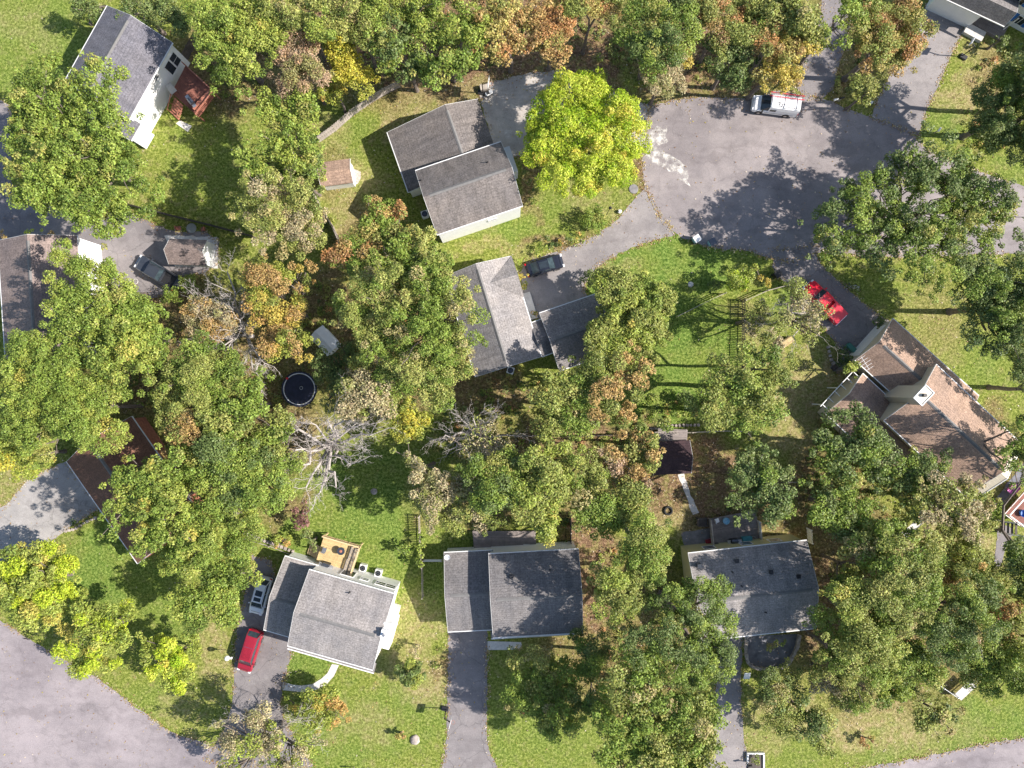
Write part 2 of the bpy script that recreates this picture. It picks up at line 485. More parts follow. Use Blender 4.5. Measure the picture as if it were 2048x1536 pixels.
def ground():
    inner_x = np.arange(-72, 72.01, 0.36)
    inner_y = np.arange(-56, 56.01, 0.36)
    far = np.array([4, 10, 22, 50, 110, 260, 600, 1300.0])
    xs = np.concatenate([-72 - far[::-1], inner_x, inner_x[-1] + far])
    ys = np.concatenate([-56 - far[::-1], inner_y, inner_y[-1] + far])
    X, Y = np.meshgrid(xs, ys)
    nx, ny = len(xs), len(ys)
    x, y = X.ravel(), Y.ravel()
    z = np.zeros_like(x)
    co = np.stack([x, y, z], 1)
    me = bpy.data.meshes.new('ground')
    me.vertices.add(len(x))
    me.vertices.foreach_set('co', co.ravel())
    i = np.arange((nx - 1) * (ny - 1))
    r, c = i // (nx - 1), i % (nx - 1)
    a = r * nx + c
    q = np.stack([a, a + 1, a + nx + 1, a + nx], 1)
    me.loops.add(q.size)
    me.loops.foreach_set('vertex_index', q.ravel().astype(np.int32))
    me.polygons.add(len(q))
    me.polygons.foreach_set('loop_start', (np.arange(len(q)) * 4).astype(np.int32))
    me.update(calc_edges=True)
    l, t, d = cover(x, y)
    col = np.stack([l, t, d, np.ones_like(l)], 1).astype(np.float32)
    at = me.attributes.new('cover', 'FLOAT_COLOR', 'POINT')
    at.data.foreach_set('color', col.ravel())
    m, nt, b = new_mat('lawn_and_soil')
    tc = nt.nodes.new("ShaderNodeTexCoord").outputs['Object']
    an = nt.nodes.new("ShaderNodeAttribute")
    an.attribute_name = 'cover'
    sep = nt.nodes.new("ShaderNodeSeparateColor")
    nt.links.new(an.outputs['Color'], sep.inputs[0])
    fine = noise_node(nt, tc, 3.2, 7, 0.85)
    mid = noise_node(nt, tc, 0.9, 6, 0.7)
    big = noise_node(nt, tc, 0.22, 4, 0.6)
    olive = ramp(nt, fine, [(0.38, (0.055, 0.085, 0.010)), (0.5, (0.165, 0.205, 0.032)), (0.62, (0.40, 0.42, 0.115))])
    olive = mix(nt, ramp(nt, mid, [(0.5, (0, 0, 0)), (0.68, (0.65,) * 3)]), olive, ramp(nt, fine, [(0.38, (0.14, 0.12, 0.04)), (0.62, (0.46, 0.38, 0.19))]))
    lush = ramp(nt, fine, [(0.38, (0.028, 0.07, 0.010)), (0.5, (0.115, 0.19, 0.030)), (0.62, (0.31, 0.40, 0.10))])
    lush = mix(nt, ramp(nt, big, [(0.42, (0, 0, 0)), (0.62, (0.6,) * 3)]), lush, olive)
    tan = ramp(nt, fine, [(0.38, (0.18, 0.13, 0.055)), (0.5, (0.36, 0.28, 0.14)), (0.62, (0.58, 0.47, 0.28))])
    tan = mix(nt, ramp(nt, mid, [(0.42, (0.6,) * 3), (0.6, (0, 0, 0))]), tan, olive)
    dirt = ramp(nt, fine, [(0.38, (0.055, 0.032, 0.018)), (0.5, (0.18, 0.11, 0.065)), (0.62, (0.42, 0.28, 0.17))])
    dirt = mix(nt, ramp(nt, mid, [(0.47, (0, 0, 0)), (0.64, (0.75,) * 3)]), dirt, olive)
    c = mix(nt, sep.outputs[0], olive, lush)
    c = mix(nt, sep.outputs[1], c, tan)
    c = mix(nt, sep.outputs[2], c, dirt)
    nt.links.new(c, b.inputs['Base Color'])
    b.inputs['Roughness'].default_value = 0.95
    b.inputs['Specular IOR Level'].default_value = 0.15
    bump(nt, b, fine, 0.16, 0.9)
    me.materials.append(m)
    o = bpy.data.objects.new('ground', me)
    C.objects.link(o)
    tag(o, kind='structure')
ground()

def wobble(poly, step=0.5, amp=0.07, seed=1):
    """subdivide a pixel polygon and roughen its edge a little"""
    r = random.Random(seed)
    pts = [P(*p) for p in poly]
    out = []
    for a, b in zip(pts, pts[1:] + pts[:1]):
        n = max(1, int((b - a).length / step))
        for i in range(n):
            q = a.lerp(b, i / n)
            out.append((q.x + r.uniform(-amp, amp), q.y + r.uniform(-amp, amp)))
    return out

def smooth_poly(poly, it=2, keep=()):
    """Chaikin corner cutting, keeping the corners listed in keep sharp"""
    pts = [(p[0], p[1], i in keep) for i, p in enumerate(poly)]
    for _ in range(it):
        n = len(pts)
        out = []
        for i in range(n):
            a, b, c = pts[i - 1], pts[i], pts[(i + 1) % n]
            if b[2]:
                out.append(b)
            else:
                out.append((b[0] * .75 + a[0] * .25, b[1] * .75 + a[1] * .25, False))
                out.append((b[0] * .75 + c[0] * .25, b[1] * .75 + c[1] * .25, False))
        pts = out
    return [(p[0], p[1]) for p in pts]

EDGES = []
def sheet(name, poly, mat, z, seed=1, thick=0.0, amp=0.11, structure=True):
    pts = wobble(poly, seed=seed, amp=amp)
    if name in ('road', 'street', 'lane', 'driveway'):
        EDGES.extend(e for e in zip(pts, pts[1:] + pts[:1]) if abs(e[0][0]) < 68 and abs(e[0][1]) < 52)
    me = bpy.data.meshes.new(name)
    bm = bmesh.new()
    vs = [bm.verts.new((x, y, z)) for x, y in pts]
    f = bm.faces.new(vs)
    if f.normal.z < 0:
        f.normal_flip()
    bm.normal_update()
    if f.normal.z < 0:
        bmesh.ops.reverse_faces(bm, faces=[f])
    if thick:
        g = bmesh.ops.extrude_face_region(bm, geom=[f])
        for e in g['geom']:
            if isinstance(e, bmesh.types.BMVert):
                e.co.z -= thick
        bmesh.ops.recalc_face_normals(bm, faces=bm.faces)
    bmesh.ops.triangulate(bm, faces=[f for f in bm.faces if len(f.verts) > 4])
    bm.to_mesh(me)
    bm.free()
    me.materials.append(mat)
    o = bpy.data.objects.new(name, me)
    C.objects.link(o)
    if structure:
        tag(o, kind='structure')
    return o

# roads and drives, each flush sheet 4 mm above the last
sheet('road', smooth_poly([(1292, 212), (1330, 204), (1400, 192), (1470, 197), (1510, 196), (1560, 178), (1600, 190), (1660, 200), (1700, 222), (1742, 234), (1838, 270), (1850, 300), (1910, 325), (1990, 355), (2120, 395),
       (2160, 520), (2048, 505), (1900, 512), (1760, 515), (1640, 500), (1600, 520), (1545, 520), (1490, 496), (1440, 500), (1380, 482), (1350, 468), (1312, 425), (1292, 378), (1284, 340), (1284, 300)], 1), M['road'], 0.012, 1)
sheet('street', smooth_poly([(-200, 1150), (-40, 1215), (0, 1240), (60, 1280), (200, 1358), (280, 1420), (335, 1462), (425, 1492), (450, 1505), (560, 1545), (900, 1640), (-200, 1800)], 1), M['road2'], 0.012, 2)
sheet('lane', smooth_poly([(1500, 1575), (1700, 1540), (1850, 1514), (1960, 1489), (2060, 1474), (2260, 1430), (2260, 1640), (1500, 1700)], 1), M['road2'], 0.012, 3)
sheet('driveway', [(964, 168), (1010, 158), (1060, 146), (1120, 140), (1180, 165), (1300, 212), (1288, 300), (1210, 292), (1120, 300), (1040, 310), (1010, 320), (985, 292), (975, 250), (960, 200)], M['drive_chalk'], 0.020, 4)
sheet('driveway', smooth_poly([(1590, 192), (1605, 140), (1618, 90), (1640, 40), (1650, -40), (1720, -40), (1700, 60), (1680, 120), (1662, 200)], 1), M['drive'], 0.020, 5)
sheet('driveway', smooth_poly([(1742, 235), (1765, 180), (1798, 110), (1845, 25), (1860, -5), (1936, 45), (1925, 60), (1885, 150), (1858, 210), (1836, 271)], 1, keep=(0, 4, 5, 9)), M['drive_pale'], 0.020, 6)
sheet('driveway', smooth_poly([(1291, 372), (1262, 408), (1228, 445), (1180, 478), (1110, 506), (1050, 522), (1038, 560), (1066, 640), (1130, 660), (1190, 600), (1172, 590), (1172, 560), (1200, 528), (1262, 494), (1352, 469), (1318, 430)], 1, keep=(0, 8, 9, 14)), M['drive_pale'], 0.020, 7)
sheet('driveway', smooth_poly([(1545, 500), (1640, 490), (1632, 520), (1668, 555), (1722, 603), (1790, 650), (1705, 725), (1672, 690), (1620, 620), (1580, 572), (1546, 545)], 1, keep=(0, 1, 5, 6)), M['drive'], 0.020, 8)
sheet('driveway', smooth_poly([(-80, 190), (14, 195), (34, 260), (20, 330), (22, 378), (100, 404), (170, 412), (250, 416), (330, 462), (440, 466), (432, 545), (352, 552), (360, 582), (300, 600), (240, 590), (200, 540), (140, 480), (0, 484), (-80, 480)], 1), M['drive'], 0.020, 9)
sheet('driveway', smooth_poly([(-60, 1045), (10, 1012), (34, 985), (60, 955), (132, 922), (200, 1015), (160, 1042), (130, 1060), (105, 1082), (60, 1105), (20, 1150), (0, 1200), (-10, 1240), (-80, 1220)], 1, keep=(4, 5)), M['drive_con'], 0.020, 10)
sheet('driveway', smooth_poly([(540, 1120), (590, 1270), (585, 1300), (566, 1365), (560, 1420), (590, 1480), (640, 1550), (400, 1530), (440, 1480), (462, 1420), (467, 1380), (472, 1260), (492, 1180), (505, 1110)], 1, keep=(0, 13)), M['drive'], 0.020, 11)
sheet('driveway', smooth_poly([(897, 1255), (975, 1255), (974, 1330), (974, 1460), (978, 1500), (1000, 1545), (1030, 1580), (860, 1580), (882, 1540), (892, 1500), (894, 1440), (896, 1330)], 1, keep=(0, 1)), M['drive'], 0.020, 12)
sheet('driveway', smooth_poly([(1440, 1270), (1486, 1265), (1480, 1380), (1486, 1440), (1490, 1500), (1505, 1560), (1400, 1580), (1422, 1500), (1430, 1400)], 1, keep=(0, 1)), M['drive_pale'], 0.020, 13)
sheet('path', [(1357, 950), (1368, 948), (1382, 990), (1398, 1026), (1387, 1030), (1372, 995)], M['concrete'], 0.016, 14)
sheet('path', smooth_poly([(1984, 1130), (1996, 1070), (1990, 1052), (2016, 1050), (2030, 1062), (2012, 1090), (2004, 1135)], 1), M['drive'], 0.016, 15)
sheet('path', [(1988, 1000), (2006, 1008), (2060, 942), (2048, 925)], M['patio'], 0.016, 16)
for k, (cx, cy, a0, a1, r0, r1) in enumerate([(590, 1290, 0, 1, 0, 0)]):
    arc = []
    cc = [(566, 1364), (585, 1369), (604, 1371), (625, 1368), (642, 1358), (655, 1346), (664, 1328)]
    dd = [(678, 1330), (668, 1352), (652, 1370), (630, 1380), (605, 1384), (584, 1382), (565, 1380)]
    sheet('path', cc + dd, M['concrete'], 0.028, 17, amp=0.0)
sheet('path', [(975, 1282), (1042, 1284), (1044, 1292), (1036, 1299), (975, 1300)], M['concrete'], 0.030, 18, amp=0.0)
sheet('path', [(640, 340), (700, 330), (722, 345), (718, 368), (660, 376), (640, 372)], M['gravel'], 0.016, 19, amp=0.15)
sheet('path', [(1700, 690), (1712, 700), (1690, 740), (1668, 742), (1658, 735), (1684, 712)], M['slabs'], 0.016, 20)
# chalky spill and wheel marks are stains with their own outline
def spill_material():
    m, nt, b = new_mat('chalk_dust')
    tc = nt.nodes.new("ShaderNodeTexCoord").outputs['Object']
    b.inputs['Base Color'].default_value = (.66, .63, .58, 1)
    b.inputs['Roughness'].default_value = .95
    tr = nt.nodes.new("ShaderNodeBsdfTransparent")
    mx = nt.nodes.new("ShaderNodeMixShader")
    nt.links.new(ramp(nt, noise_node(nt, tc, 1.1, 6, .7), [(0.42, (0, 0, 0)), (0.62, (1, 1, 1))]), mx.inputs[0])
    nt.links.new(tr.outputs[0], mx.inputs[1])
    nt.links.new(b.outputs[0], mx.inputs[2])
    nt.links.new(mx.outputs[0], [n for n in nt.nodes if n.type == 'OUTPUT_MATERIAL'][0].inputs[0])
    return m
M['spill'] = spill_material()
sheet('spill', [(1290, 305), (1296, 270), (1312, 250), (1330, 252), (1336, 280), (1318, 296), (1330, 306), (1350, 312), (1372, 335), (1380, 372), (1366, 368), (1350, 344), (1320, 334), (1298, 322)], M['spill'], 0.0262, 21, amp=0.2)
# ------------------------------------------------------------------ houses
def frame(L0, L1, R0, R1):
    a = ((L1 - L0) + (R1 - R0))
    a.z = 0
    a.normalize()
    b = Vector((-a.y, a.x, 0))
    return a, b

def wing(root, eL, eR, hL, hR, hr, roof, wall, ridge=None, ov=0.16, base=0.0, gut=True, gut_sides=(1, 1), ends=(1, 1), cap=True, label=None):
    """one gabled wing: eL/eR are the two pixel ends of each eave as seen in the photograph"""
    L0, L1 = P(*eL[0], hL), P(*eL[1], hL)
    R0, R1 = P(*eR[0], hR), P(*eR[1], hR)
    a, b = frame(L0, L1, R0, R1)
    o = (L0 + L1 + R0 + R1) / 4
    o.z = 0
    s = lambda p: (p - o).dot(a)
    t = lambda p: (p - o).dot(b)
    s0, s1 = (s(L0) + s(R0)) / 2, (s(L1) + s(R1)) / 2
    tL, tR = (t(L0) + t(L1)) / 2, (t(R0) + t(R1)) / 2
    if ridge:
        r0, r1 = P(*ridge[0], hr), P(*ridge[1], hr)
        tr = (t(r0) + t(r1)) / 2
    else:
        tr = (tL + tR) / 2
    ang = math.atan2(a.y, a.x)
    loc = o - root.location
    k = 1 if tR > tL else -1
    th = 0.16
    rf = MB().profile([(tL, hL), (tr, hr), (tR, hR), (tR, hR - th), (tr, hr - th), (tL, hL - th)], s0, s1).build('roof', roof, root, loc, ang)
    if label:
        rf['label'] = label
    def top(tt):
        if (tt - tr) * k < 0:
            return hL + (hr - hL) * (tt - tL) / (tr - tL)
        return hR + (hr - hR) * (tt - tR) / (tr - tR)
    wl, wr = tL + ov * k, tR - ov * k
    e0, e1 = s0 + ov * ends[0], s1 - ov * ends[1]
    wl_ = MB().profile([(wl, base), (wl, top(wl) - th - .01), (tr, hr - th - .01), (wr, top(wr) - th - .01), (wr, base)], e0, e1).build('wall', wall, root, loc, ang)
    if cap:
        cw = 0.2
        MB().profile([(tr - cw, top(tr - cw) + .02), (tr, hr + .035), (tr + cw, top(tr + cw) + .02), (tr + cw, top(tr + cw) + .001), (tr, hr + .001), (tr - cw, top(tr - cw) + .001)], s0 + .7, s1 - .7).build('ridge_vent', M['ridge'], root, loc, ang)
    if gut:
        for sd_, (tt, hh) in enumerate(((tL - .055 * k, hL), (tR + .055 * k, hR))):
            if gut_sides[sd_]:
                MB().box((s0 + s1) / 2, tt, hh - .07, s1 - s0 + .04, .11, .12).build('gutter', M['trim'], root, loc, ang)
    for e, x in enumerate((s0, s1)):
        if ends[e]:
            d = -0.03 if e == 0 else 0.03
            pr = [(tL, hL + .015), (tr, hr + .015), (tR, hR + .015), (tR, hR - th - .05), (tr, hr - th - .05), (tL, hL - th - .05)]
            MB().profile(pr, x + min(d, 0), x + max(d, 0)).build('rake_board', M['trim'], root, loc, ang)
    W = dict(o=o, a=a, b=b, ang=ang, loc=loc, s0=s0, s1=s1, tL=tL, tR=tR, tr=tr, hL=hL, hR=hR, hr=hr, wl=wl, wr=wr, e0=e0, e1=e1, k=k, wall=wl_)
    return W

def opening(root, W, side, pos, z, w, h, name='window', mat='glass', frame_mat='white', bars=True):
    """a window or door on one wall of a wing; side L/R/0/1, pos metres along the wall from its middle"""
    if side in 'LR':
        y = (W['wl'] if side == 'L' else W['wr'])
        out = (-1 if side == 'L' else 1) * W['k']
        x = (W['e0'] + W['e1']) / 2 + pos
        B = lambda d, sx, sz, dx=0, dz=0: MB().box(x + dx, y + out * d, z + dz, sx, 0.06, sz)
    else:
        x0 = W['e0'] if side == '0' else W['e1']
        out = -1 if side == '0' else 1
        yy = (W['wl'] + W['wr']) / 2 + pos
        B = lambda d, sx, sz, dx=0, dz=0: MB().box(x0 + out * d, yy + dx, z + dz, 0.06, sx, sz)
    o = B(.03, w, h).build(name, M[mat], root, W['loc'], W['ang'])
    fr = MB()
    t = 0.09
    for bx in (B(.05, w + 2 * t, t, 0, h / 2 + t / 2), B(.05, w + 2 * t, t, 0, -h / 2 - t / 2), B(.05, t, h, w / 2 + t / 2, 0), B(.05, t, h, -w / 2 - t / 2, 0)):
        fr.add(bx.v, bx.f)
    if bars:
        bx = B(.045, w, .05)
        fr.add(bx.v, bx.f)
    fr.build('frame', M[frame_mat], o)
    return o

def on_roof(W, s_, t_):
    """world point and height on a wing's roof"""
    k = W['k']
    if (t_ - W['tr']) * k < 0:
        h = W['hL'] + (W['hr'] - W['hL']) * (t_ - W['tL']) / (W['tr'] - W['tL'])
    else:
        h = W['hR'] + (W['hr'] - W['hR']) * (t_ - W['tR']) / (W['tr'] - W['tR'])
    return h

def roof_vent(root, W, u, v, kind='pipe'):
    h = W['hr'] - .6
    for _ in range(3):
        p = P(u, v, h)
        d = p - W['o']
        s_, t_ = d.dot(W['a']), d.dot(W['b'])
        h = on_roof(W, s_, t_)
    if kind == 'pipe':
        m = MB().lathe([(0.0, 0.42), (.06, .42), (.06, 0), (.13, 0), (.13, -.2)], s_, t_, h, 10)
        m.build('vent_pipe', M['black'], root, W['loc'], W['ang'])
    else:
        m = MB().box(s_, t_, h + .12, .38, .38, .2).box(s_, t_, h + .24, .46, .46, .05)
        m.build('roof_vent', M['black'], root, W['loc'], W['ang'])

def house(name, label, u, v):
    p = P(u, v, 0)
    return thing(name, label, 'house', (p.x, p.y, 0))

# --- top-left white house
W1S = -1
h1 = house('house', 'white house with slate grey gable roof beside the redwood deck', 240, 150)
w = wing(h1, [(215, 11), (128, 165)], [(344, 86), (257, 240)], 5.0, 5.0, 7.0, M['roof_slate'], M['siding_white'])
opening(h1, w, 'R', W1S * 4.0, 2.9, .95, 2.0); opening(h1, w, 'R', W1S * 2.85, 2.9, .95, 2.0, 'door', bars=False)
opening(h1, w, 'R', W1S * .8, 4.3, .7, .6)
w = wing(h1, [(178, 190), (160, 224)], [(283, 246), (262, 280)], 3.6, 3.6, 5.0, M['roof_slate'], M['siding_white'], cap=False)
# --- centre white house
h2 = house('house', 'white house of two offset taupe-roofed wings beside the lime green maple', 900, 330)
w = wing(h2, [(773.7, 262.7), (815, 378)], [(957, 200), (1000, 325)], 3.0, 3.4, 5.0, M['roof_taupe'], M['siding_white'], ridge=[(890, 208), (928, 318)], gut_sides=(1, 0))
w2 = wing(h2, [(825, 343), (995, 287)], [(880, 468), (1052, 408)], 5.8, 5.8, 8.4, M['roof_taupe'], M['siding_white'], ridge=[(850, 392), (1020, 336)])
opening(h2, w2, 'R', 1.5, 3.4, .9, .5)
roof_vent(h2, w2, 842, 361); roof_vent(h2, w2, 975, 325)
MB().box(0, 0, 1.5, 1.2, 3.2, 3.0).build('porch', M['siding_grey'], h2, P(1018, 328, 1.5) - h2.location - Vector((0, 0, 1.5)), 0.33)
# --- left edge house
h3 = house('house', 'white house with mauve roof at the left edge above the dark pickup', 90, 600)
w = wing(h3, [(-4, 478), (11, 725)], [(154, 474), (170, 716)], 5.0, 5.0, 6.9, M['roof_mauve'], M['siding_white'], ridge=[(57, 476), (68, 720)])
# --- umber roof house at left
h4 = house('house', 'low house with umber brown roof beside the concrete driveway at left', 270, 980)
w = wing(h4, [(134, 924), (276, 1128)], [(262, 832), (404, 1036)], 3.2, 3.2, 5.4, M['roof_umber'], M['redrail'])
opening(h4, w, 'L', -3.5, 1.2, 4.6, 2.2, 'garage_door', 'white', bars=True)
# --- bottom-left house with pine deck
h5 = house('house', 'white house with pale grey roof and pine deck between red SUV and picket fence', 680, 1230)
w = wing(h5, [(618.7, 1140.7), (788, 1187)], [(575, 1290), (746, 1341)], 5.6, 5.6, 7.3, M['roof_pale'], M['siding_white'])
opening(h5, w, 'L', 1.0, 3.1, .9, .8); opening(h5, w, 'L', 3.0, 3.0, 1.1, 1.2); opening(h5, w, 'L', 4.25, 3.0, 1.1, 1.2); opening(h5, w, 'L', -1.1, 2.6, 1.5, 2.0, 'door', bars=False)
roof_vent(h5, w, 699, 1185)
MB().box(w['e1'] - .95, w['wl'] - .05, 2.3, .25, .08, 4.4).build('downspout', M['gunmetal'], h5, w['loc'], w['ang'])
ch = MB().box(w['e1'] + .45, (w['wl'] + w['wr']) / 2 + .6, 3.4, .9, 2.0, 6.8).build('chimney_chase', M['siding_white'], h5, w['loc'], w['ang'])
MB().box(w['e1'] + .45, (w['wl'] + w['wr']) / 2 + .6, 7.2, .8, .9, .85).build('chimney', M['siding_white'], h5, w['loc'], w['ang'])
MB().lathe([(0, .5), (.17, .5), (.17, 0)], w['e1'] + .45, (w['wl'] + w['wr']) / 2 + .6, 7.6, 12).build('flue', M['steel'], h5, w['loc'], w['ang'])
MB().box(w['e1'] + .55, (w['wl'] + w['wr']) / 2 - 1.4, 1.2, 1.1, 3.6, 2.4).build('bay', M['siding_white'], h5, w['loc'], w['ang'])
pr = [(w['wr'] + (-.35) * w['k'], 4.95), (w['wr'] + .95 * w['k'], 4.55), (w['wr'] + .95 * w['k'], 4.4), (w['wr'] - .35 * w['k'], 4.8)]
pc = MB().profile(pr, w['s0'] - .1, w['s1'] + .15).build('porch_roof', M['roof_pale'], h5, w['loc'], w['ang'])
MB().box((w['s0'] + w['s1']) / 2, w['wr'] + 1.0 * w['k'], 4.48, w['s1'] - w['s0'] + .3, .12, .2).build('gutter', M['trim'], pc)
w5g = wing(h5, [(570, 1112), (527, 1259)], [(633, 1132), (600, 1284)], 3.0, 3.0, 4.7, M['roof_pale'], M['siding_white']) if False else None
w = wing(h5, [(570, 1112.5), (640, 1133)], [(527, 1259), (590, 1277)], 3.0, 3.0, 4.6, M['roof_pale'], M['siding_white'], ends=(1, 0))
opening(h5, w, 'R', 0, 1.2, 3.0, 2.2, 'garage_door', 'white')
# --- bottom-centre dark house
h6 = house('house', 'white house with charcoal roof and attached garage at the head of the long driveway', 1030, 1190)
w = wing(h6, [(887, 1106), (990, 1100.5)], [(897, 1263), (990, 1259)], 3.0, 3.0, 4.5, M['roof_dark'], M['siding_white'], ends=(1, 0))
opening(h6, w, 'R', -.2, 1.2, 4.4, 2.2, 'garage_door', 'white')
w = wing(h6, [(978.5, 1108), (1156, 1098.5)], [(985, 1275), (1166.5, 1265)], 4.9, 4.9, 6.6, M['roof_dark'], M['siding_white'])
roof_vent(h6, w, 1023, 1152, 'box'); roof_vent(h6, w, 1100, 1140)
pr = [(w['wr'] - .35 * w['k'], 4.4), (w['wr'] + .75 * w['k'], 3.6), (w['wr'] + .75 * w['k'], 3.45), (w['wr'] - .35 * w['k'], 4.2)]
pc = MB().profile(pr, w['s0'] - .3, w['s1'] - .3).build('porch_roof', M['roof_dark'], h6, w['loc'], w['ang'])
MB().box((w['s0'] + w['s1']) / 2 - .3, w['wr'] + .82 * w['k'], 3.5, w['s1'] - w['s0'], .12, .14).build('gutter', M['trim'], pc)
# --- bottom-right yellow house
h7 = house('house', 'yellow house with plain grey roof above the walled patio', 1500, 1180)
w = wing(h7, [(1376, 1107), (1613, 1081)], [(1396, 1282), (1633, 1256)], 4.5, 4.5, 6.4, M['roof_pale'], M['siding_yellow'])
for q in (-4, .5, 4):
    opening(h7, w, 'L', q, 2.4, 1.3, 1.2)
for a_ in ((1473, 1121), (1541, 1143), (1596, 1152)):
    roof_vent(h7, w, *a_, 'box')
for a_ in ((1464, 1144), (1483, 1172), (1531, 1224)):
    roof_vent(h7, w, *a_)
MB().box(w['s0'] + .9, w['tL'] + 1.3 * w['k'], 5.2, .45, .45, .9).build('vent_stack', M['gunmetal'], h7, w['loc'], w['ang'])
# --- right brown house
h8 = house('house', 'cream house with brown roofs and a tall boxed chimney below the red pickup', 1850, 790)
w = wing(h8, [(1709, 718.7), (1880, 872)], [(1787.7, 638.7), (1960, 795)], 3.1, 3.1, 5.0, M['roof_brown'], M['siding_cream'], ridge=[(1762.7, 683.7), (1925, 836)])
opening(h8, w, '0', 0, 1.25, 4.8, 2.3, 'garage_door', 'white')
w3 = wing(h8, [(1768, 840), (1930, 991)], [(1873, 730), (2035, 881)], 5.6, 5.6, 7.8, M['roof_brown'], M['siding_cream'], ridge=[(1841, 788), (2005, 940)])
for q in (-4, 0, 4):
    opening(h8, w3, 'L', q, 3.4, 1.3, 1.2)
w4 = wing(h8, [(1726, 749), (1850, 862)], [(1651, 825), (1778, 945)], 2.9, 2.9, 4.2, M['roof_brown'], M['siding_cream'], cap=False, ends=(1, 0))
MB().box(w3['s0'] - .25, (w3['wl'] + w3['wr']) / 2 - .6 * w3['k'], 4.6, 1.2, 1.9, 9.2).build('chimney', M['siding_cream'], h8, w3['loc'], w3['ang'])
cx_, cy_ = w3['s0'] - .25, (w3['wl'] + w3['wr']) / 2 - .6 * w3['k']
mb = MB()
for dx, dy, sx, sy in ((0, .98, 1.36, .1), (0, -.98, 1.36, .1), (.63, 0, .1, 1.86), (-.63, 0, .1, 1.86)):
    mb.box(cx_ + dx, cy_ + dy, 9.21, sx, sy, .14)
mb.build('chimney_cap', M['white'], h8, w3['loc'], w3['ang'])
MB().lathe([(0, .35), (.2, .35), (.2, 0)], cx_, cy_, 9.2, 12).build('flue', M['black'], h8, w3['loc'], w3['ang'])
# cream end porch of the tall wing
e = w3['s1']
MB().profile([(w3['wl'], 4.9), (w3['tr'], 6.9), (w3['wr'], 4.9), (w3['wr'], 4.75), (w3['tr'], 6.75), (w3['wl'], 4.75)], e - .3, e + 1.35).build('porch_roof', M['siding_cream'], h8, w3['loc'], w3['ang'])
MB().profile([(w3['wl'], 4.95), (w3['tr'], 6.95), (w3['wr'], 4.95), (w3['wr'], 4.7), (w3['tr'], 6.7), (w3['wl'], 4.7)], e + 1.35, e + 1.45).build('rake_board', M['white'], h8, w3['loc'], w3['ang'])
# white pergola rail along the low wing
mb = MB()
p0, p1 = w4['s0'] - 1.0, w4['s0'] - .1
mb.box(p0, 0, 2.75, .09, abs(w4['tR'] - w4['tL']) - .4, .09)
for i in range(6):
    y = w4['tL'] + (w4['tR'] - w4['tL']) * (i + .5) / 6
    mb.box((p0 + p1) / 2, y, 2.76, .9, .08, .08)
mb.build('pergola_frame', M['white'], h8, w4['loc'], w4['ang'])
mb = MB()
for y in (w4['tL'] + .5 * w4['k'], w4['tR'] - .5 * w4['k'], 0):
    mb.box(p0, y, 1.37, .1, .1, 2.72)
mb.build('post', M['white'], h8, w4['loc'], w4['ang'])
# --- top-right corner house
h9 = house('house', 'white house with blue shutters and a grey porch roof in the top right corner', 1990, 20)
w = wing(h9, [(1880, -8), (2016.5, 55.5)], [(1915, -84), (2037, -27)], 3.1, 3.1, 4.6, M['roof_grey'], M['siding_white'], ridge=[(1899, -32), (2037, 22)], ends=(0, 18), cap=False)
W9 = dict(w)
dirv = (P(1937, 45) - P(1853, 0)).normalized()
a9 = math.atan2(dirv.y, dirv.x)
c9 = P(1896, 14, 1.5); c9.z = 0
MB().box(0, 1.5, 1.45, 5.9, 3.2, 2.9).build('garage', M['siding_white'], h9, P(1897, 18) - h9.location, a9)
MB().box(-.1, -.14, 1.15, 4.7, .08, 2.2).build('garage_door', M['siding_grey'], h9, P(1897, 18) - h9.location, a9)
MB().box(2.6, -.14, 1.1, .75, .08, 2.0).build('door', M['gunmetal'], h9, P(1897, 18) - h9.location, a9)
tall = MB().box(0, 0, 2.8, 14, 8, 5.6).build('wall', M['siding_white'], h9, P(2070, 6) - h9.location, a9)
tr_ = MB().profile([(-4.4, 5.5), (0, 7.6), (4.4, 5.5), (4.4, 5.3), (0, 7.4), (-4.4, 5.3)], -7.3, 7.3).build('roof', M['roof_grey'], h9, P(2070, 6) - h9.location, a9)
MB().box(0, -4.47, 5.4, 14.6, .12, .14).build('gutter', M['trim'], h9, P(2070, 6) - h9.location, a9)
for q, z in ((-3.4, 4.2), (-4.4, 1.5), (-.4, 4.2), (-1.2, 1.5)):
    wd = MB().box(q, -4.03, z, 1.1, .07, 1.3).build('window', M['glass'], h9, P(2070, 6) - h9.location, a9)
    MB().box(q, -4.06, z + .7, 1.3, .07, .1).box(q, -4.06, z - .7, 1.3, .07, .1).box(q, -4.075, z, .06, .04, 1.3).build('frame', M['white'], wd)
    for s_ in (-1, 1):
        MB().box(q + s_ * .85, -4.03, z, .45, .06, 1.5).build('shutter', M['blue'], wd)
MB().box(0, 0, .25, 2.5, 1.3, .5).build('step', M['concrete'], h9, P(1945, 68) - h9.location, a9)
MB().box(0, 0, 1.5, .12, .12, 3.0).build('porch_post', M['white'], h9, P(2002, 62) - h9.location, a9)
MB().box(0, 0, .2, 4.8, 2.0, .4).build('porch_floor', M['greywood'], h9, P(1972, 50) - h9.location, a9)
# --- middle house with black sedan
h10 = house('house', 'house with long light grey roof and lower garage wing beside the black sedan', 1040, 630)
w = wing(h10, [(890, 553), (952, 757)], [(1020, 512), (1082, 710)], 3.1, 3.1, 5.0, M['roof_pale'], M['siding_white'], ridge=[(953, 533), (1015, 732)])
wing(h10, [(985, 552), (1028, 512)], [(1000, 590), (1052, 583)], 3.3, 3.3, 4.6, M['roof_pale'], M['siding_white'], ends=(0, 1), cap=False, gut=False) if False else None
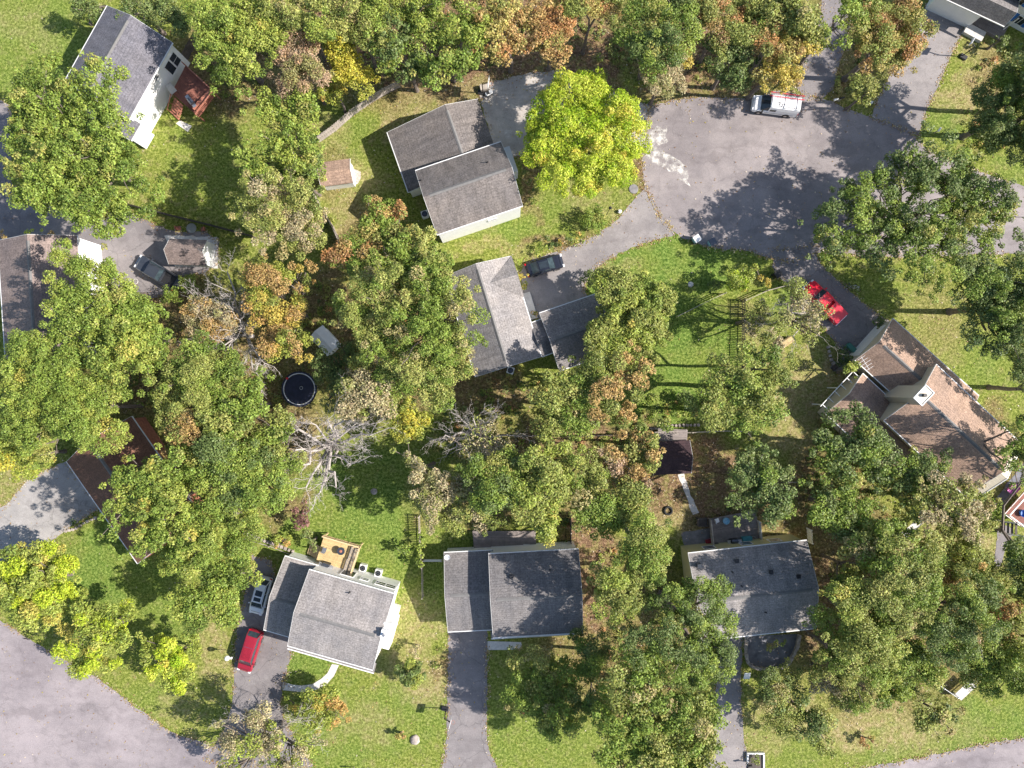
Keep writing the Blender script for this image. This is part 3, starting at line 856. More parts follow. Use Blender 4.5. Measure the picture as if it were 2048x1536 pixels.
# small cross gable running out to the drive
a_, b_ = w['a'], w['b']
sg = w['s0'] + 2.6
k = w['k']
MB().add([(sg - 2.6, w['tR'] + .15 * k, 3.12), (sg + 2.6, w['tR'] + .15 * k, 3.12), (sg, w['tR'] + .15 * k, 4.6), (sg, w['tr'] + .9 * k, 4.6), (sg - 2.6, w['tR'] + .15 * k, 2.9), (sg + 2.6, w['tR'] + .15 * k, 2.9)],
         [(0, 2, 3), (1, 3, 2), (0, 4, 5, 1, 2), (0, 3, 4), (1, 5, 3), (3, 5, 4)]).build('cross_gable', M['roof_pale'], h10, w['loc'], w['ang'])
wg = wing(h10, [(1079, 627), (1200, 585)], [(1119, 741), (1240, 700)], 3.0, 3.0, 4.4, M['roof_grey'], M['siding_white'])
wing(h10, [(1060, 648), (1096, 633)], [(1084, 712), (1116, 702)], 2.8, 2.8, 3.7, M['roof_dark'], M['siding_white'], ends=(0, 0), cap=False)
MB().box(0, 0, .12, 1.0, 3.4, .24).build('porch_slab', M['concrete'], h10, P(1060, 612) - h10.location, 0.3)

# satellite dishes, aerial
def dish(u, v, z, label, s=1.0):
    p = P(u, v, z)
    t = thing('satellite_dish', label, 'satellite dish', p)
    MB().lathe([(0.0, 0.0), (.16 * s, .03), (.28 * s, .09), (.34 * s, .14), (.33 * s, .16), (.27 * s, .11), (.15 * s, .05), (0, .02)], 0, 0, .3, 18).build('dish', M['white'], t)
    MB().tube((0, 0, -.1), (0, 0, .3), .04).build('mast', M['steel'], t)
    MB().tube((.2, 0, .32), (.42, 0, .62), .02).box(.42, 0, .64, .1, .08, .08).build('feed_arm', M['steel'], t)
dish(895, 1113, 3.4, 'white satellite dish at the roof corner of the charcoal garage')
t = thing('roof_aerial', 'white multi-arm TV aerial over the lower corner of the brown garage roof', 'aerial', P(1721, 727, 3.4))
MB().tube((0, 0, -.6), (0, 0, 1.1), .03).build('mast', M['steel'], t)
mb = MB().tube((-.9, .1, 1.1), (.9, -.1, 1.1), .03)
for i in range(5):
    x = -.8 + .4 * i
    l = .75 - .12 * abs(i - 2)
    mb.tube((x - .06, -l, 1.12), (x + .06, l, 1.12), .02)
mb.build('antenna', M['white'], t, rz=-.9)

# ------------------------------------------------------------------ sheds
def shed(name, label, corners, h, hr, roof, wall, ridge_along=True, doors=None, ov=.18):
    """corners: eave pixels [L0,L1,R0,R1]"""
    c = [sum(q[0] for q in corners) / 4, sum(q[1] for q in corners) / 4]
    p = P(*c, 0)
    t = thing(name, label, 'shed', (p.x, p.y, 0))
    W = wing(t, corners[:2], corners[2:], h, h, hr, M[roof], M[wall], ov=ov, gut=False, cap=False)
    if doors:
        opening(t, W, doors, 0, 1.05, 1.3, 1.8, 'door', 'white', 'trim', bars=False)
    return t, W
t, W = shed('garden_shed', 'grey-roofed shed with peeling white end beside the dark grey pickup', [(334, 477), (411, 480), (343, 529), (417, 531)], 2.3, 3.6, 'roof_mauve', 'siding_white', doors='1', ov=.12)
sheet('path', [(330, 470), (434, 474), (436, 536), (350, 533)], M['concrete'], 0.028, 31, structure=True)
shed('garden_shed', 'brown-roofed garden shed on a gravel pad in the fenced yard', [(634, 325), (698, 318), (643, 374), (708, 364)], 2.3, 3.1, 'roof_brown', 'siding_white', doors='1')
shed('playhouse', 'small square hut with pale peaked roof behind the trampoline', [(645, 652), (683, 689), (620, 673), (652, 712)], 2.2, 2.7, 'white', 'siding_white')
t, W = shed('garden_shed', 'plum brown shed at the end of the narrow concrete path', [(1304, 884), (1381, 880), (1308, 950), (1381, 947)], 2.4, 3.5, 'roof_plum', 'siding_cream', doors='R')
p = P(1338, 868)
t = thing('lean_to', 'open lumber lean-to behind the plum brown shed by the fence', 'shelter', p)
MB().box(0, 0, 1.9, 3.6, 1.5, .06).build('roof', M['greywood'], t, rz=-.05)
for sx in (-1.7, 1.7):
    for sy in (-.65, .65):
        MB().box(sx, sy, .93, .1, .1, 1.86).build('post', M['palewood'], t)
def ladder(label, u, v, z, l, rz, w=.42, mat='steel'):
    t = thing('ladder', label, 'ladder', P(u, v, z), rz)
    for s_ in (-1, 1):
        MB().box(0, s_ * w / 2, 0, l, .06, .1).build('rail', M[mat], t)
    mb = MB()
    n = int(l / .3)
    for i in range(n):
        mb.tube((-l / 2 + (i + .5) * l / n, -w / 2, 0), (-l / 2 + (i + .5) * l / n, w / 2, 0), .022, n=6)
    mb.build('rungs', M[mat], t)
    return t
ladder('long aluminium ladder lying across the lean-to by the plum brown shed', 1333, 866, 2.1, 2.9, .05, .34, 'palewood')

# ------------------------------------------------------------------ decks
def deck(label, corners, z, mat, railmat, loc_name='deck', sides=(0, 1), steps=None, baluster=.16, rail_h=.95):
    pts = [P(*q, z) for q in corners]
    c = sum(pts, Vector()) / len(pts)
    a = pts[1] - pts[0]
    ang = math.atan2(a.y, a.x)
    t = thing('deck', label, 'deck', (c.x, c.y, 0), ang)
    R = Matrix.Rotation(-ang, 3, 'Z')
    lp = [R @ (p - Vector((c.x, c.y, p.z))) for p in pts]
    lp = [(q.x, q.y) for q in lp]
    MB().prism(lp, z - .12, z).build('floor', mat, t)
    n = len(lp)
    for i in range(n):
        MB().box(lp[i][0] * .96, lp[i][1] * .96, (z - .12) / 2, .14, .14, z - .12).build('post', railmat, t)
    for s_ in sides:
        p0, p1 = Vector((*lp[s_], 0)), Vector((*lp[(s_ + 1) % n], 0))
        d = p1 - p0
        L = d.length
        d.normalize()
        an = math.atan2(d.y, d.x)
        mb = MB()
        mid = (p0 + p1) / 2
        mb.box(mid.x, mid.y, z + rail_h, L + .1, .14, .05, an)
        mb.box(mid.x, mid.y, z + .1, L, .06, .06, an)
        k = int(L / baluster)
        for i in range(k + 1):
            q = p0 + d * (L * i / max(k, 1))
            big = i % 10 == 0 or i == k
            mb.box(q.x, q.y, z + rail_h / 2, .1 if big else .045, .1 if big else .045, rail_h - .02, an)
        mb.build('railing', railmat, t)
    return t, lp, ang

def stairs(t, lx, ly, z, ang, w, n, run, mat, railmat, rail=True):
    """a flight falling away from (lx, ly) in local direction ang"""
    mb = MB()
    d = Vector((math.cos(ang), math.sin(ang), 0))
    for i in range(n):
        q = Vector((lx, ly, 0)) + d * (run * (i + .5))
        mb.box(q.x, q.y, z - (i + 1) * z / (n + 1), run * .8, w, .05, ang)
    mb.build('steps', mat, t)
    if rail:
        b = Vector((-d.y, d.x, 0))
        for s_ in (-1, 1):
            a0 = Vector((lx, ly, z + .85)) + b * (s_ * w / 2)
            a1 = a0 + d * (run * n) - Vector((0, 0, z))
            mb = MB().tube(a0, a1, .06, n=4)
            for f in (.05, .5, .97):
                q = a0.lerp(a1, f)
                mb.tube((q.x, q.y, max(q.z - .9, 0)), q, .05, n=4)
            mb.build('handrail', railmat, t)

t, lp, an = deck('redwood-stained deck with benches behind the slate-roofed white house', [(371, 131), (432, 188), (398, 234), (343, 186)], 1.6, M['redwood'], M['redrail'], sides=(0, 1))
stairs(t, lp[3][0] + 1.3, lp[3][1] - .1, 1.6, -math.pi / 2, 1.5, 6, .3, M['redrail'], M['redrail'])
mb = MB().box(lp[1][0] - .5, (lp[1][1] + lp[2][1]) / 2, 2.05, .5, 3.0, .06).box(lp[1][0] - .5, (lp[1][1] + lp[2][1]) / 2, 1.8, .4, 2.8, .44)
mb.build('bench', M['redrail'], t)
sheet('path', [(352, 247), (360, 241), (384, 252), (376, 264)], M['concrete'], 0.03, 40, amp=0, structure=True)
t, lp, an = deck('new yellow pine deck with slatted benches behind the pale grey roof', [(648.7, 1069.9), (722.3, 1091.4), (704, 1146), (631, 1126)], 1.5, M['pine'], M['pinerail'], sides=(0, 1))
stairs(t, lp[3][0] + .2, lp[3][1] + 1.2, 1.5, math.pi, 1.6, 6, .3, M['pinerail'], M['pinerail'], rail=False)
deck('weathered board deck in deep shade behind the charcoal-roofed house', [(945, 1062), (1072, 1062), (1072, 1098), (948, 1100)], .6, M['greywood'], M['palewood'], sides=())
t7, lp, an = deck('grey board deck cluttered with toys behind the yellow house', [(1418, 1038), (1512, 1020), (1519, 1086), (1424, 1094)], .7, M['greywood'], M['palewood'], sides=(3,))
sheet('path', [(1362, 1066), (1424, 1055), (1428, 1096), (1372, 1104)], M['slabs'], 0.02, 41)
tp = thing('garden_platform', 'small wooden landing with rails at the end of the narrow concrete path', 'platform', P(1402, 1042))
MB().box(0, 0, .5, 1.3, 1.0, .1).build('floor', M['darkwood'], tp)
MB().box(0, .45, 1.0, 1.4, .09, .09).box(0, -.45, 1.0, 1.4, .09, .09).box(.65, 0, 1.0, .09, 1.0, .09).box(-.65, 0, 1.0, .09, 1.0, .09).build('railing', M['darkwood'], tp)
for sx in (-.6, .6):
    for sy in (-.42, .42):
        MB().box(sx, sy, .5, .1, .1, 1.0).build('post', M['darkwood'], tp)
# white deck at the right edge
t, lp, an = deck('white-railed deck with stairs at the right edge by the dark path', [(2008, 1028), (2062, 968), (2110, 1030), (2040, 1052)], 1.6, M['redwood'], M['white'], sides=(0, 3), baluster=1.0)
ts = stairs(t, lp[3][0] - .3, lp[3][1] - .2, 1.5, math.radians(185) - an - .1, 1.5, 5, .32, M['darkwood'], M['white'])

# ------------------------------------------------------------------ garden furniture
def ac_unit(label, u, v, rz, group=None):
    t = thing('air_conditioner', label, 'air conditioner', P(u, v), rz, group)
    MB().box(0, 0, .42, .86, .86, .84).build('casing', M['trim'], t, bevel=.04)
    MB().lathe([(0, .86), (.33, .86), (.36, .845), (.36, .8)], 0, 0, 0, 20).build('fan_well', M['black'], t)
    mb = MB()
    for i in range(3):
        mb.box(0, 0, .875, .62, .1, .015, i * math.pi / 3 + .3)
    mb.build('fan_blade', M['gunmetal'], t)
ac_unit('air conditioner nearest the pine deck, left of the pair', 728, 1133, -.25)
ac_unit('air conditioner farther from the pine deck, right of the pair', 758.5, 1143, -.25)
ac_unit('air conditioner against the left wall of the two-wing white house', 851, 431, .3)
ac_unit('air conditioner at the foot of the long light grey roof', 1021, 741, -.3)
ac_unit('air conditioner behind the charcoal-roofed house beside the shaded deck', 1053, 1093, 0)

def slat_bench(label, u, v, z, rz, l=1.55, w=.82):
    t = thing('slatted_bench', label, 'bench', P(u, v, z), rz)
    mb = MB()
    for i in range(13):
        mb.box(-l / 2 + (i + .5) * l / 13, 0, .42, l / 13 * .6, w, .04)
    mb.build('seat', M['palewood'], t)
    MB().box(0, w / 2, .36, l, .06, .12).box(0, -w / 2, .36, l, .06, .12).build('frame', M['greywood'], t)
    for sx in (-1, 1):
        for sy in (-1, 1):
            MB().box(sx * (l / 2 - .08), sy * (w / 2 - .06), .15, .08, .08, .3).build('leg', M['greywood'], t)
DA = math.atan2(-(1146 - 1091), (704 - 722))
slat_bench('slatted wooden bench nearer the lawn end of the pine deck', 707.5, 1106, 1.5, DA)
slat_bench('slatted wooden bench nearer the house on the pine deck', 698, 1130, 1.5, DA)
t = thing('fire_table', 'round grey fire table in the middle of the pine deck', 'table', P(684, 1100, 1.5))
MB().lathe([(0, .62), (.2, .62), (.2, .66), (.47, .66), (.49, .6), (.44, .56), (.12, .5), (.1, .05), (.3, .0)], 0, 0, 0, 24).build('tabletop', M['gunmetal'], t)
MB().lathe([(0, .69), (.17, .66), (.19, .63)], 0, 0, 0, 16).build('fire_bowl', M['redrail'], t)
def chair(label, u, v, z, rz, mat, cat='chair'):
    t = thing('patio_chair', label, cat, P(u, v, z), rz)
    MB().box(0, 0, .42, .52, .5, .06).build('seat', M[mat], t, bevel=.01)
    MB().box(-.27, 0, .7, .06, .5, .56).build('backrest', M[mat], t, bevel=.01)
    for sx in (-.22, .22):
        for sy in (-.21, .21):
            MB().tube((sx, sy, 0), (sx, sy, .4), .022, n=6).build('leg', M['steel'], t)
chair('pale grey lounge chair on the left of the pine deck', 650.5, 1098, 1.5, 1.2, 'steel')
def grill(label, u, v, z, rz):
    t = thing('barbecue_grill', label, 'grill', P(u, v, z), rz)
    MB().box(0, 0, .45, .9, .5, .8).build('cart', M['black'], t, bevel=.02)
    MB().profile([(-.3, .85), (-.26, 1.05), (-.1, 1.16), (.1, 1.16), (.26, 1.05), (.3, .85)], -.4, .4).build('lid', M['gunmetal'], t)
    MB().box(.68, 0, .86, .4, .45, .04).box(-.68, 0, .86, .4, .45, .04).build('side_shelf', M['steel'], t)
grill('black barbecue with a steel lid against the house on the pine deck', 655, 1127, 1.5, -.3)
grill('dark covered barbecue at the corner of the redwood deck', 388, 208, 1.6, -.9)
grill('black barbecue against the wall of the cluttered grey deck', 1465, 1080, .7, .1)
t = thing('patio_table', 'small glass patio table by the house wall on the redwood deck', 'table', P(348, 182, 1.6), -.9)
MB().box(0, 0, .72, 1.3, .8, .03).build('tabletop', M['steel'], t)
for sx in (-.55, .55):
    for sy in (-.32, .32):
        MB().tube((sx, sy, 0), (sx, sy, .71), .03, n=6).build('leg', M['black'], t)
def pool_tub(label, u, v, z, r, mat):
    t = thing('plastic_tub', label, 'tub', P(u, v, z))
    MB().lathe([(0, .05), (r * .85, .05), (r * .95, .38), (r, .4), (r, .36), (r * .9, 0), (0, 0)], 0, 0, 0, 22).build('tub', M[mat], t)
pool_tub('pale blue round tub at the top of the cluttered grey deck', 1451, 1041, .7, .42, 'lblue')
pool_tub('blue round tub at the right edge behind the white deck railing', 2044, 1026, 1.6, .45, 'blue')
t = thing('storage_chest', 'teal storage chest on the cluttered grey deck', 'chest', P(1492, 1078, .7), .12)
MB().box(0, 0, .28, 1.15, .75, .56).build('body', M['teal'], t, bevel=.03)
MB().box(0, 0, .6, 1.2, .8, .07).build('lid', M['teal'], t, bevel=.02)
t = thing('storage_chest', 'green storage chest at the corner of the brown house garage', 'chest', P(1699, 696), -.75)
MB().box(0, 0, .3, 1.25, .55, .6).build('body', M['green'], t, bevel=.03)
MB().box(0, 0, .63, 1.3, .6, .07).build('lid', M['green'], t, bevel=.02)
t = thing('wheelbarrow', 'magenta plastic wheeled cart on the slab path at the right edge', 'cart', P(2019, 977), .75)
MB().add([(-.5, -.4, .35), (.5, -.4, .35), (.5, .4, .35), (-.5, .4, .35), (-.7, -.5, .8), (.7, -.5, .8), (.7, .5, .8), (-.7, .5, .8)], [(0, 3, 2, 1), (4, 5, 6, 7), (0, 1, 5, 4), (1, 2, 6, 5), (2, 3, 7, 6), (3, 0, 4, 7)]).build('body', M['pink'], t)
MB().box(-.2, 0, .82, .08, .9, .03).build('lid_seam', M['black'], t)
for s_ in (-.38, .38):
    MB().torus(.3, s_, .2, .16, .05, 16, 6, 'Y').build('wheel', M['rubber'], t)
def tyre(label, u, v, z=0, R=.42):
    o = MB().torus(0, 0, .12, R, .13, 24, 10).build('tyre', M['rubber'], None, P(u, v, z))
    tag(o, label, 'tyre')
tyre('worn black tyre lying on bare earth left of the narrow path', 1336, 1021, R=.46)
o = MB().torus(0, 0, .06, .3, .035, 24, 6).build('hoop', M['concrete'], None, P(271.5, 563)); tag(o, 'pale hoop lying on asphalt beside the dark grey pickup', 'hoop')
t = thing('utility_wheel', 'spoked metal wheel on the cluttered grey deck right of the teal chest', 'wheel', P(1506, 1078, .7))
MB().torus(0, 0, .1, .36, .03).build('rim', M['steel'], t)
mb = MB()
for i in range(6):
    mb.tube((0, 0, .1), (.35 * math.cos(i * 1.047), .35 * math.sin(i * 1.047), .1), .012, n=5)
mb.build('spokes', M['steel'], t)

# trampoline
t = thing('trampoline', 'round blue-black trampoline with pale rim in the shaded back yard', 'trampoline', P(603, 778))
MB().lathe([(0, .9), (1.82, .9), (1.82, .88), (0, .88)], 0, 0, 0, 48).build('mat', M['mat'], t)
MB().torus(0, 0, .92, 1.93, .06, 48, 6).build('rim', M['lens'], t)
MB().lathe([(1.99, .95), (2.2, .95), (2.2, .9), (1.99, .9)], 0, 0, 0, 48).build('pad', M['mat'], t)
for i in range(6):
    a = i * math.pi / 3
    MB().tube((2.15 * math.cos(a), 2.15 * math.sin(a), 0), (2.15 * math.cos(a), 2.15 * math.sin(a), .9), .04).build('leg', M['steel'], t)
o = MB().torus(0, 0, .1, .19, .018, 20, 5).build('hoop', M['trim'], None, P(603, 776, .92)); tag(o, 'small pale hoop lying at the centre of the trampoline', 'hoop')
# blue trampoline pieces: ball
def ball(label, u, v, z, r, mat):
    o = MB().lathe([(r * math.sin(i * math.pi / 10), -r * math.cos(i * math.pi / 10) + r) for i in range(11)], 0, 0, 0, 16).build('ball', M[mat], None, P(u, v, z), smooth=True)
    tag(o, label, 'ball')
ball('red ball at the upper left rim of the trampoline', 575, 757, .95, .17, 'tail')

# ------------------------------------------------------------------ bins, lamps, hoops, letterboxes
def bin_(label, u, v, rz, body, lid):
    t = thing('wheelie_bin', label, 'bin', P(u, v), rz)
    t.scale = (1.25, 1.25, 1.15)
    MB().add([(-.24, -.24, .08), (.24, -.24, .08), (.24, .24, .08), (-.24, .24, .08), (-.31, -.3, 1.0), (.31, -.3, 1.0), (.31, .3, 1.0), (-.31, .3, 1.0)], [(0, 3, 2, 1), (4, 5, 6, 7), (0, 1, 5, 4), (1, 2, 6, 5), (2, 3, 7, 6), (3, 0, 4, 7)]).build('body', M[body], t)
    MB().box(0, 0, 1.04, .68, .66, .07).build('lid', M[lid], t, bevel=.02)
    for s_ in (-.22, .22):
        MB().torus(-.26, s_, .12, .08, .04, 12, 5, 'Y').build('wheel', M['rubber'], t)
bin_('white-lidded bin at the kerb, the left of two bins', 1389, 481, .6, 'lblue', 'white')
bin_('dark blue bin at the kerb, the right of two bins', 1420, 487, -2.6, 'lblue', 'gunmetal')
bin_('black bin beside the driveway above the red pickup', 1549, 551, .6, 'black', 'black')

def lamp(label, u, v, h, globe=None):
    t = thing('yard_lamp', label, 'lamp post', P(u, v))
    MB().tube((0, 0, 0), (0, 0, h - .3), .045, .035, 10).build('post', M['black'], t)
    if globe:
        MB().lathe([(globe * math.sin(i * math.pi / 10), -globe * math.cos(i * math.pi / 10)) for i in range(11)], 0, 0, h, 18).build('globe', M['white'], t, smooth=True)
        MB().box(.25, 0, h - .15, .5, .05, .05).lathe([(0.0, .12), (.13, .1), (.13, -.1), (0, -.12)], .5, 0, h - .05, 12).build('side_lamp', M['white'], t)
    else:
        MB().lathe([(0, .45), (.06, .4), (.2, .22), (.15, .18), (.11, -.1), (.06, -.16), (0, -.16)], 0, 0, h - .1, 8).build('lantern', M['black'], t)
lamp('black lantern lamp post among the shrubs by the curved driveway', 1212, 431, 3.6)
lamp('lamp post with white globe beside the maroon SUV', 470, 1301, 2.4, .32)

def hoop(label, u, v, rz, h=3.1, board=(1.15, .75), off=.75, mat='white'):
    t = thing('basketball_hoop', label, 'basketball hoop', P(u, v), rz)
    MB().tube((0, 0, 0), (0, 0, h - .4), .06, .06, 10).build('pole', M['black'], t)
    MB().tube((0, 0, h - .42), (off, 0, h), .045).tube((0, 0, h - .8), (off, 0, h - .1), .03).build('arm', M['black'], t)
    MB().box(off + .05, 0, h + .1, .05, board[0], board[1]).build('backboard', M[mat], t)
    MB().torus(off + .35, 0, h - .15, .23, .015, 20, 5).build('rim', M['redrail'], t)
    MB().box(-.2, 0, .12, .9, .6, .24).build('base', M['black'], t, bevel=.05)
hoop('basketball hoop with white board beside the long straight driveway', 893, 1417, -.25)
hoop('basketball hoop by the stacked items at the top of the chalky driveway', 966, 186, -.15, 3.2, (1.3, .85))
hoop('slim basketball hoop beside the top right driveway', 1923, 113, 2.6, 2.9, (1.0, .6))
o = MB().box(0, 0, .35, 1.1, .7, .7).build('tool_chest', M['palewood'], None, P(969, 178), .2, bevel=.03); tag(o, 'pale tool chest next to the hoop at the chalky driveway', 'chest')
t = thing('kick_scooter', 'white ride-on toy car by the hoop on the chalky driveway', 'toy car', P(978, 188), .5)
MB().box(0, 0, .3, .95, .5, .26).build('body', M['white'], t, bevel=.06)
MB().box(-.1, 0, .48, .3, .36, .14).build('seat', M['black'], t)
for sx in (-.3, .3):
    for sy in (-.28, .28):
        MB().torus(sx, sy, .15, .1, .05, 14, 6, 'Y').build('wheel', M['rubber'], t)
def letterbox(label, u, v, rz=0, mat='white'):
    t = thing('letterbox', label, 'letterbox', P(u, v), rz)
    MB().box(0, 0, .5, .1, .1, 1.0).build('post', M['palewood'], t)
    MB().profile([(-.1, 1.0), (-.1, 1.12), (-.06, 1.2), (0, 1.23), (.06, 1.2), (.1, 1.12), (.1, 1.0)], -.26, .26).build('box', M[mat], t)
    return t
letterbox('white letterbox at the verge between the van and the top right driveway', 1664, 206, .2)
letterbox('black letterbox on the verge right of the white letterbox', 1676, 203, .2, 'black')
letterbox('white letterbox where the top right driveway meets the road', 1868, 266, 1.0)
letterbox('dark letterbox beside the bottom right driveway by the flower box', 1494, 1522, .2, 'black')
letterbox('dark letterbox at the bottom edge left of the long driveway', 708, 1534, 0, 'black')
o = MB().box(0, 0, .25, .5, .32, .5).build('rock', M['trim'], None, P(1740, 207), .4, bevel=.12); tag(o, 'small white rock on the verge right of the two letterboxes', 'rock')
o = MB().box(0, 0, .25, .5, .45, .4).build('rock', M['trim'], None, P(1239, 424), .4, bevel=.12); tag(o, 'white rock at the driveway edge right of the lantern lamp', 'rock')
# sign board by the walled patio
t = thing('yard_sign', 'white board sign beside the driveway of the yellow house', 'sign', P(1491, 1357), .02)
MB().box(0, 0, .9, .78, .05, 1.1).build('board', M['white'], t)
t.children[0].rotation_euler = (math.radians(-62), 0, 0)
t.children[0].location = (0, -.2, .2)
for s_ in (-.25, .25):
    MB().box(s_, 0, .3, .05, .05, .6).build('leg', M['palewood'], t)
# flower box
t = thing('flower_box', 'white-edged flower bed at the bottom edge beside the driveway', 'planter', P(1510, 1522))
mb = MB()
for dx, dy, sx, sy in ((0, 1.1, 2.2, .2), (1.0, 0, .2, 2.2), (-1.0, .5, .2, 1.2)):
    mb.box(dx, dy, .18, sx, sy, .36)
mb.build('edging', M['white'], t)
MB().box(0, 0, .1, 1.8, 2.0, .2).build('soil', M['darkwood'], t)

# bicycles
def bicycle(label, u, v, rz, col):
    t = thing('bicycle', label, 'bicycle', P(u, v), rz)
    for x in (-.52, .52):
        wh = MB().torus(x, 0, .34, .32, .022, 24, 6, 'Y').build('wheel', M['rubber'], t)
        mb = MB()
        for i in range(8):
            a = i * math.pi / 4
            mb.tube((x, 0, .34), (x + .31 * math.cos(a), 0, .34 + .31 * math.sin(a)), .004, n=4)
        mb.build('spokes', M['steel'], wh)
    mb = MB()
    for a, b in (((-.52, .34), (-.15, .85)), ((-.15, .85), (.36, .82)), ((-.52, .34), (0, .3)), ((0, .3), (-.15, .85)), ((0, .3), (.36, .82)), ((.33, .92), (.52, .34))):
        mb.tube((a[0], 0, a[1]), (b[0], 0, b[1]), .02, n=6)
    mb.build('frame', M[col], t)
    MB().box(-.17, 0, .93, .26, .14, .05).build('saddle', M['black'], t, bevel=.015)
    MB().tube((.33, 0, .9), (.31, 0, 1.03), .018).tube((.31, -.3, 1.04), (.31, .3, 1.04), .018).build('handlebar', M['black'], t)
    MB().tube((0, -.12, .22), (0, .12, .38), .012).tube((0, 0, .3), (.01, .05, .31), .07, n=10).build('crank', M['steel'], t)
    return t
b = bicycle('white bicycle leaning at the lawn edge beside the red pickup', 1704, 580, -.5, 'white')
b.rotation_euler = (math.radians(-34), 0, -.45); b.location.z = .02
b = bicycle('dark bicycle standing left of the white one beside the red pickup', 1690, 574, -.9, 'gunmetal')
b.rotation_euler = (math.radians(-20), 0, -.75); b.location.z = .02

# ------------------------------------------------------------------ fences
def fence(label, pts, h=1.7, style='board', mat='fencewood', postmat='palewood', cat='fence', name='fence'):
    """pts: pixels of the fence's foot"""
    W_ = [P(*p) for p in pts]
    o = W_[0].copy()
    t = thing(name, label, cat, o)
    pts3 = []
    for a, b in zip(W_, W_[1:]):
        n = max(1, round((b - a).length / 2.4))
        for i in range(n):
            pts3.append(a.lerp(b, i / n))
    pts3.append(W_[-1])
    for p in pts3:
        MB().box(p.x - o.x, p.y - o.y, (h + .08) / 2, .12, .12, h + .08, math.atan2((pts3[1] - pts3[0]).y, (pts3[1] - pts3[0]).x)).build('post', M[postmat], t)
    for a, b in zip(pts3, pts3[1:]):
        d = b - a
        an = math.atan2(d.y, d.x)
        L = d.length - .13
        mid = (a + b) / 2 - o
        mb = MB()
        if style == 'board':
            n = max(2, int(L / .15))
            for i in range(n):
                x = -L / 2 + (i + .5) * L / n
                mb.box(x, .03 if i % 2 else -.0, h / 2, L / n * .93, .025, h - .06 * (i % 3 == 0))
            mb.box(0, -.045, h * .25, L, .05, .09).box(0, -.045, h * .8, L, .05, .09)
        elif style == 'picket':
            n = max(2, int(L / .2))
            for i in range(n):
                x = -L / 2 + (i + .5) * L / n
                mb.box(x, 0, h / 2, .09, .025, h)
            mb.box(0, -.04, h * .25, L, .04, .08).box(0, -.04, h * .8, L, .04, .08)
        else:
            for z in (.35, .75, 1.12):
                if z < h + .05:
                    mb.box(0, 0, z * h / 1.2, L + .1, .05, .13)
        mb.build('panel', M[mat], t, (mid.x, mid.y, 0), an)
    return t
fence('weathered board privacy fence along the woods above the two-wing white house', [(640, 285), (672, 262), (706, 232), (740, 208), (770, 190), (800, 175)], 1.8)
fence('curved board fence at the left of the shed yard', [(624, 372), (640, 410), (668, 455), (684, 492)], 1.7)
fence('dark post fence running down from the big oak to the grey shed yard', [(262, 412), (340, 432), (430, 454), (512, 476)], 1.5, mat='darkwood', postmat='darkwood')
fence('low pale rail fence below the bright lawn, left of the lime shrub', [(1352, 634), (1400, 610), (1446, 588)], 1.2, 'rail', 'palewood')
fence('low pale rail fence right of the lime shrub toward the red pickup', [(1486, 603), (1530, 583), (1572, 572)], 1.2, 'rail', 'palewood')
fence('dark picket fence between the bright lawn and the sparse trees', [(1484, 600), (1483, 680), (1481, 752)], 1.4, 'picket', 'darkwood', 'darkwood')
fence('long weathered fence behind the plum brown shed', [(1290, 866), (1380, 864), (1440, 861), (1494, 862)], 1.3, 'rail', 'palewood')
fence('long rail fence crossing the wooded middle of the photo', [(868, 880), (960, 872), (1024, 870), (1150, 872), (1280, 867)], 1.2, 'rail', 'darkwood', 'darkwood')
fence('picket fence with creeper right of the pine deck house', [(840, 1030), (842, 1090), (846, 1130), (847, 1190)], 1.5, 'picket', 'palewood')
fence('short rail fence at the back corner between the two bottom houses', [(848, 1118), (885, 1118)], 1.2, 'rail', 'white')
fence('board fence between the shaded deck and the bare earth side yard', [(1140, 1024), (1141, 1098)], 1.7, mat='darkwood', postmat='palewood')
fence('white-capped fence at the right end of the cluttered grey deck', [(1512, 1040), (1517, 1088)], 1.6, 'board', 'trim', 'white')
fence('white fence by the back corner of the yellow house', [(1613, 1056), (1615, 1082)], 1.5, 'board', 'trim', 'white')
fence('short dark fence between the redwood deck and the woods', [(398, 80), (384, 104), (372, 128)], 1.7, mat='darkwood', postmat='darkwood')
fence('white rail fence corner on the lower right lawn', [(1838, 1318), (1852, 1352), (1905, 1388)], 1.1, 'rail', 'white', 'white')
fence('white rail fence run meeting the corner beside the tilted white panel', [(1907, 1386), (1940, 1358), (1972, 1330)], 1.1, 'rail', 'white', 'white')
for lb, u, v, l, w_, rz in (('tilted pale panel on the lower right lawn, the left of two', 1842, 1336, 2.4, .9, -1.2), ('tilted pale panel on the lower right lawn, the right of two', 1920, 1372, 2.6, 1.1, .75), ('pale canopy panel in deep shade left of the right-hand tree', 1815, 1052, 2.8, .9, .75)):
    t = thing('awning_panel', lb, 'panel', P(u, v), rz)
    MB().box(0, 0, 1.1, l, w_, .05).build('panel', M['concrete'], t)
    for sx in (-1, 1):
        MB().box(sx * l * .42, 0, .54, .07, .07, 1.07).build('leg', M['trim'], t)
fence('low edging fence along the stone border above the pine deck house', [(492, 1078), (540, 1092), (585, 1110)], .5, 'rail', 'palewood')

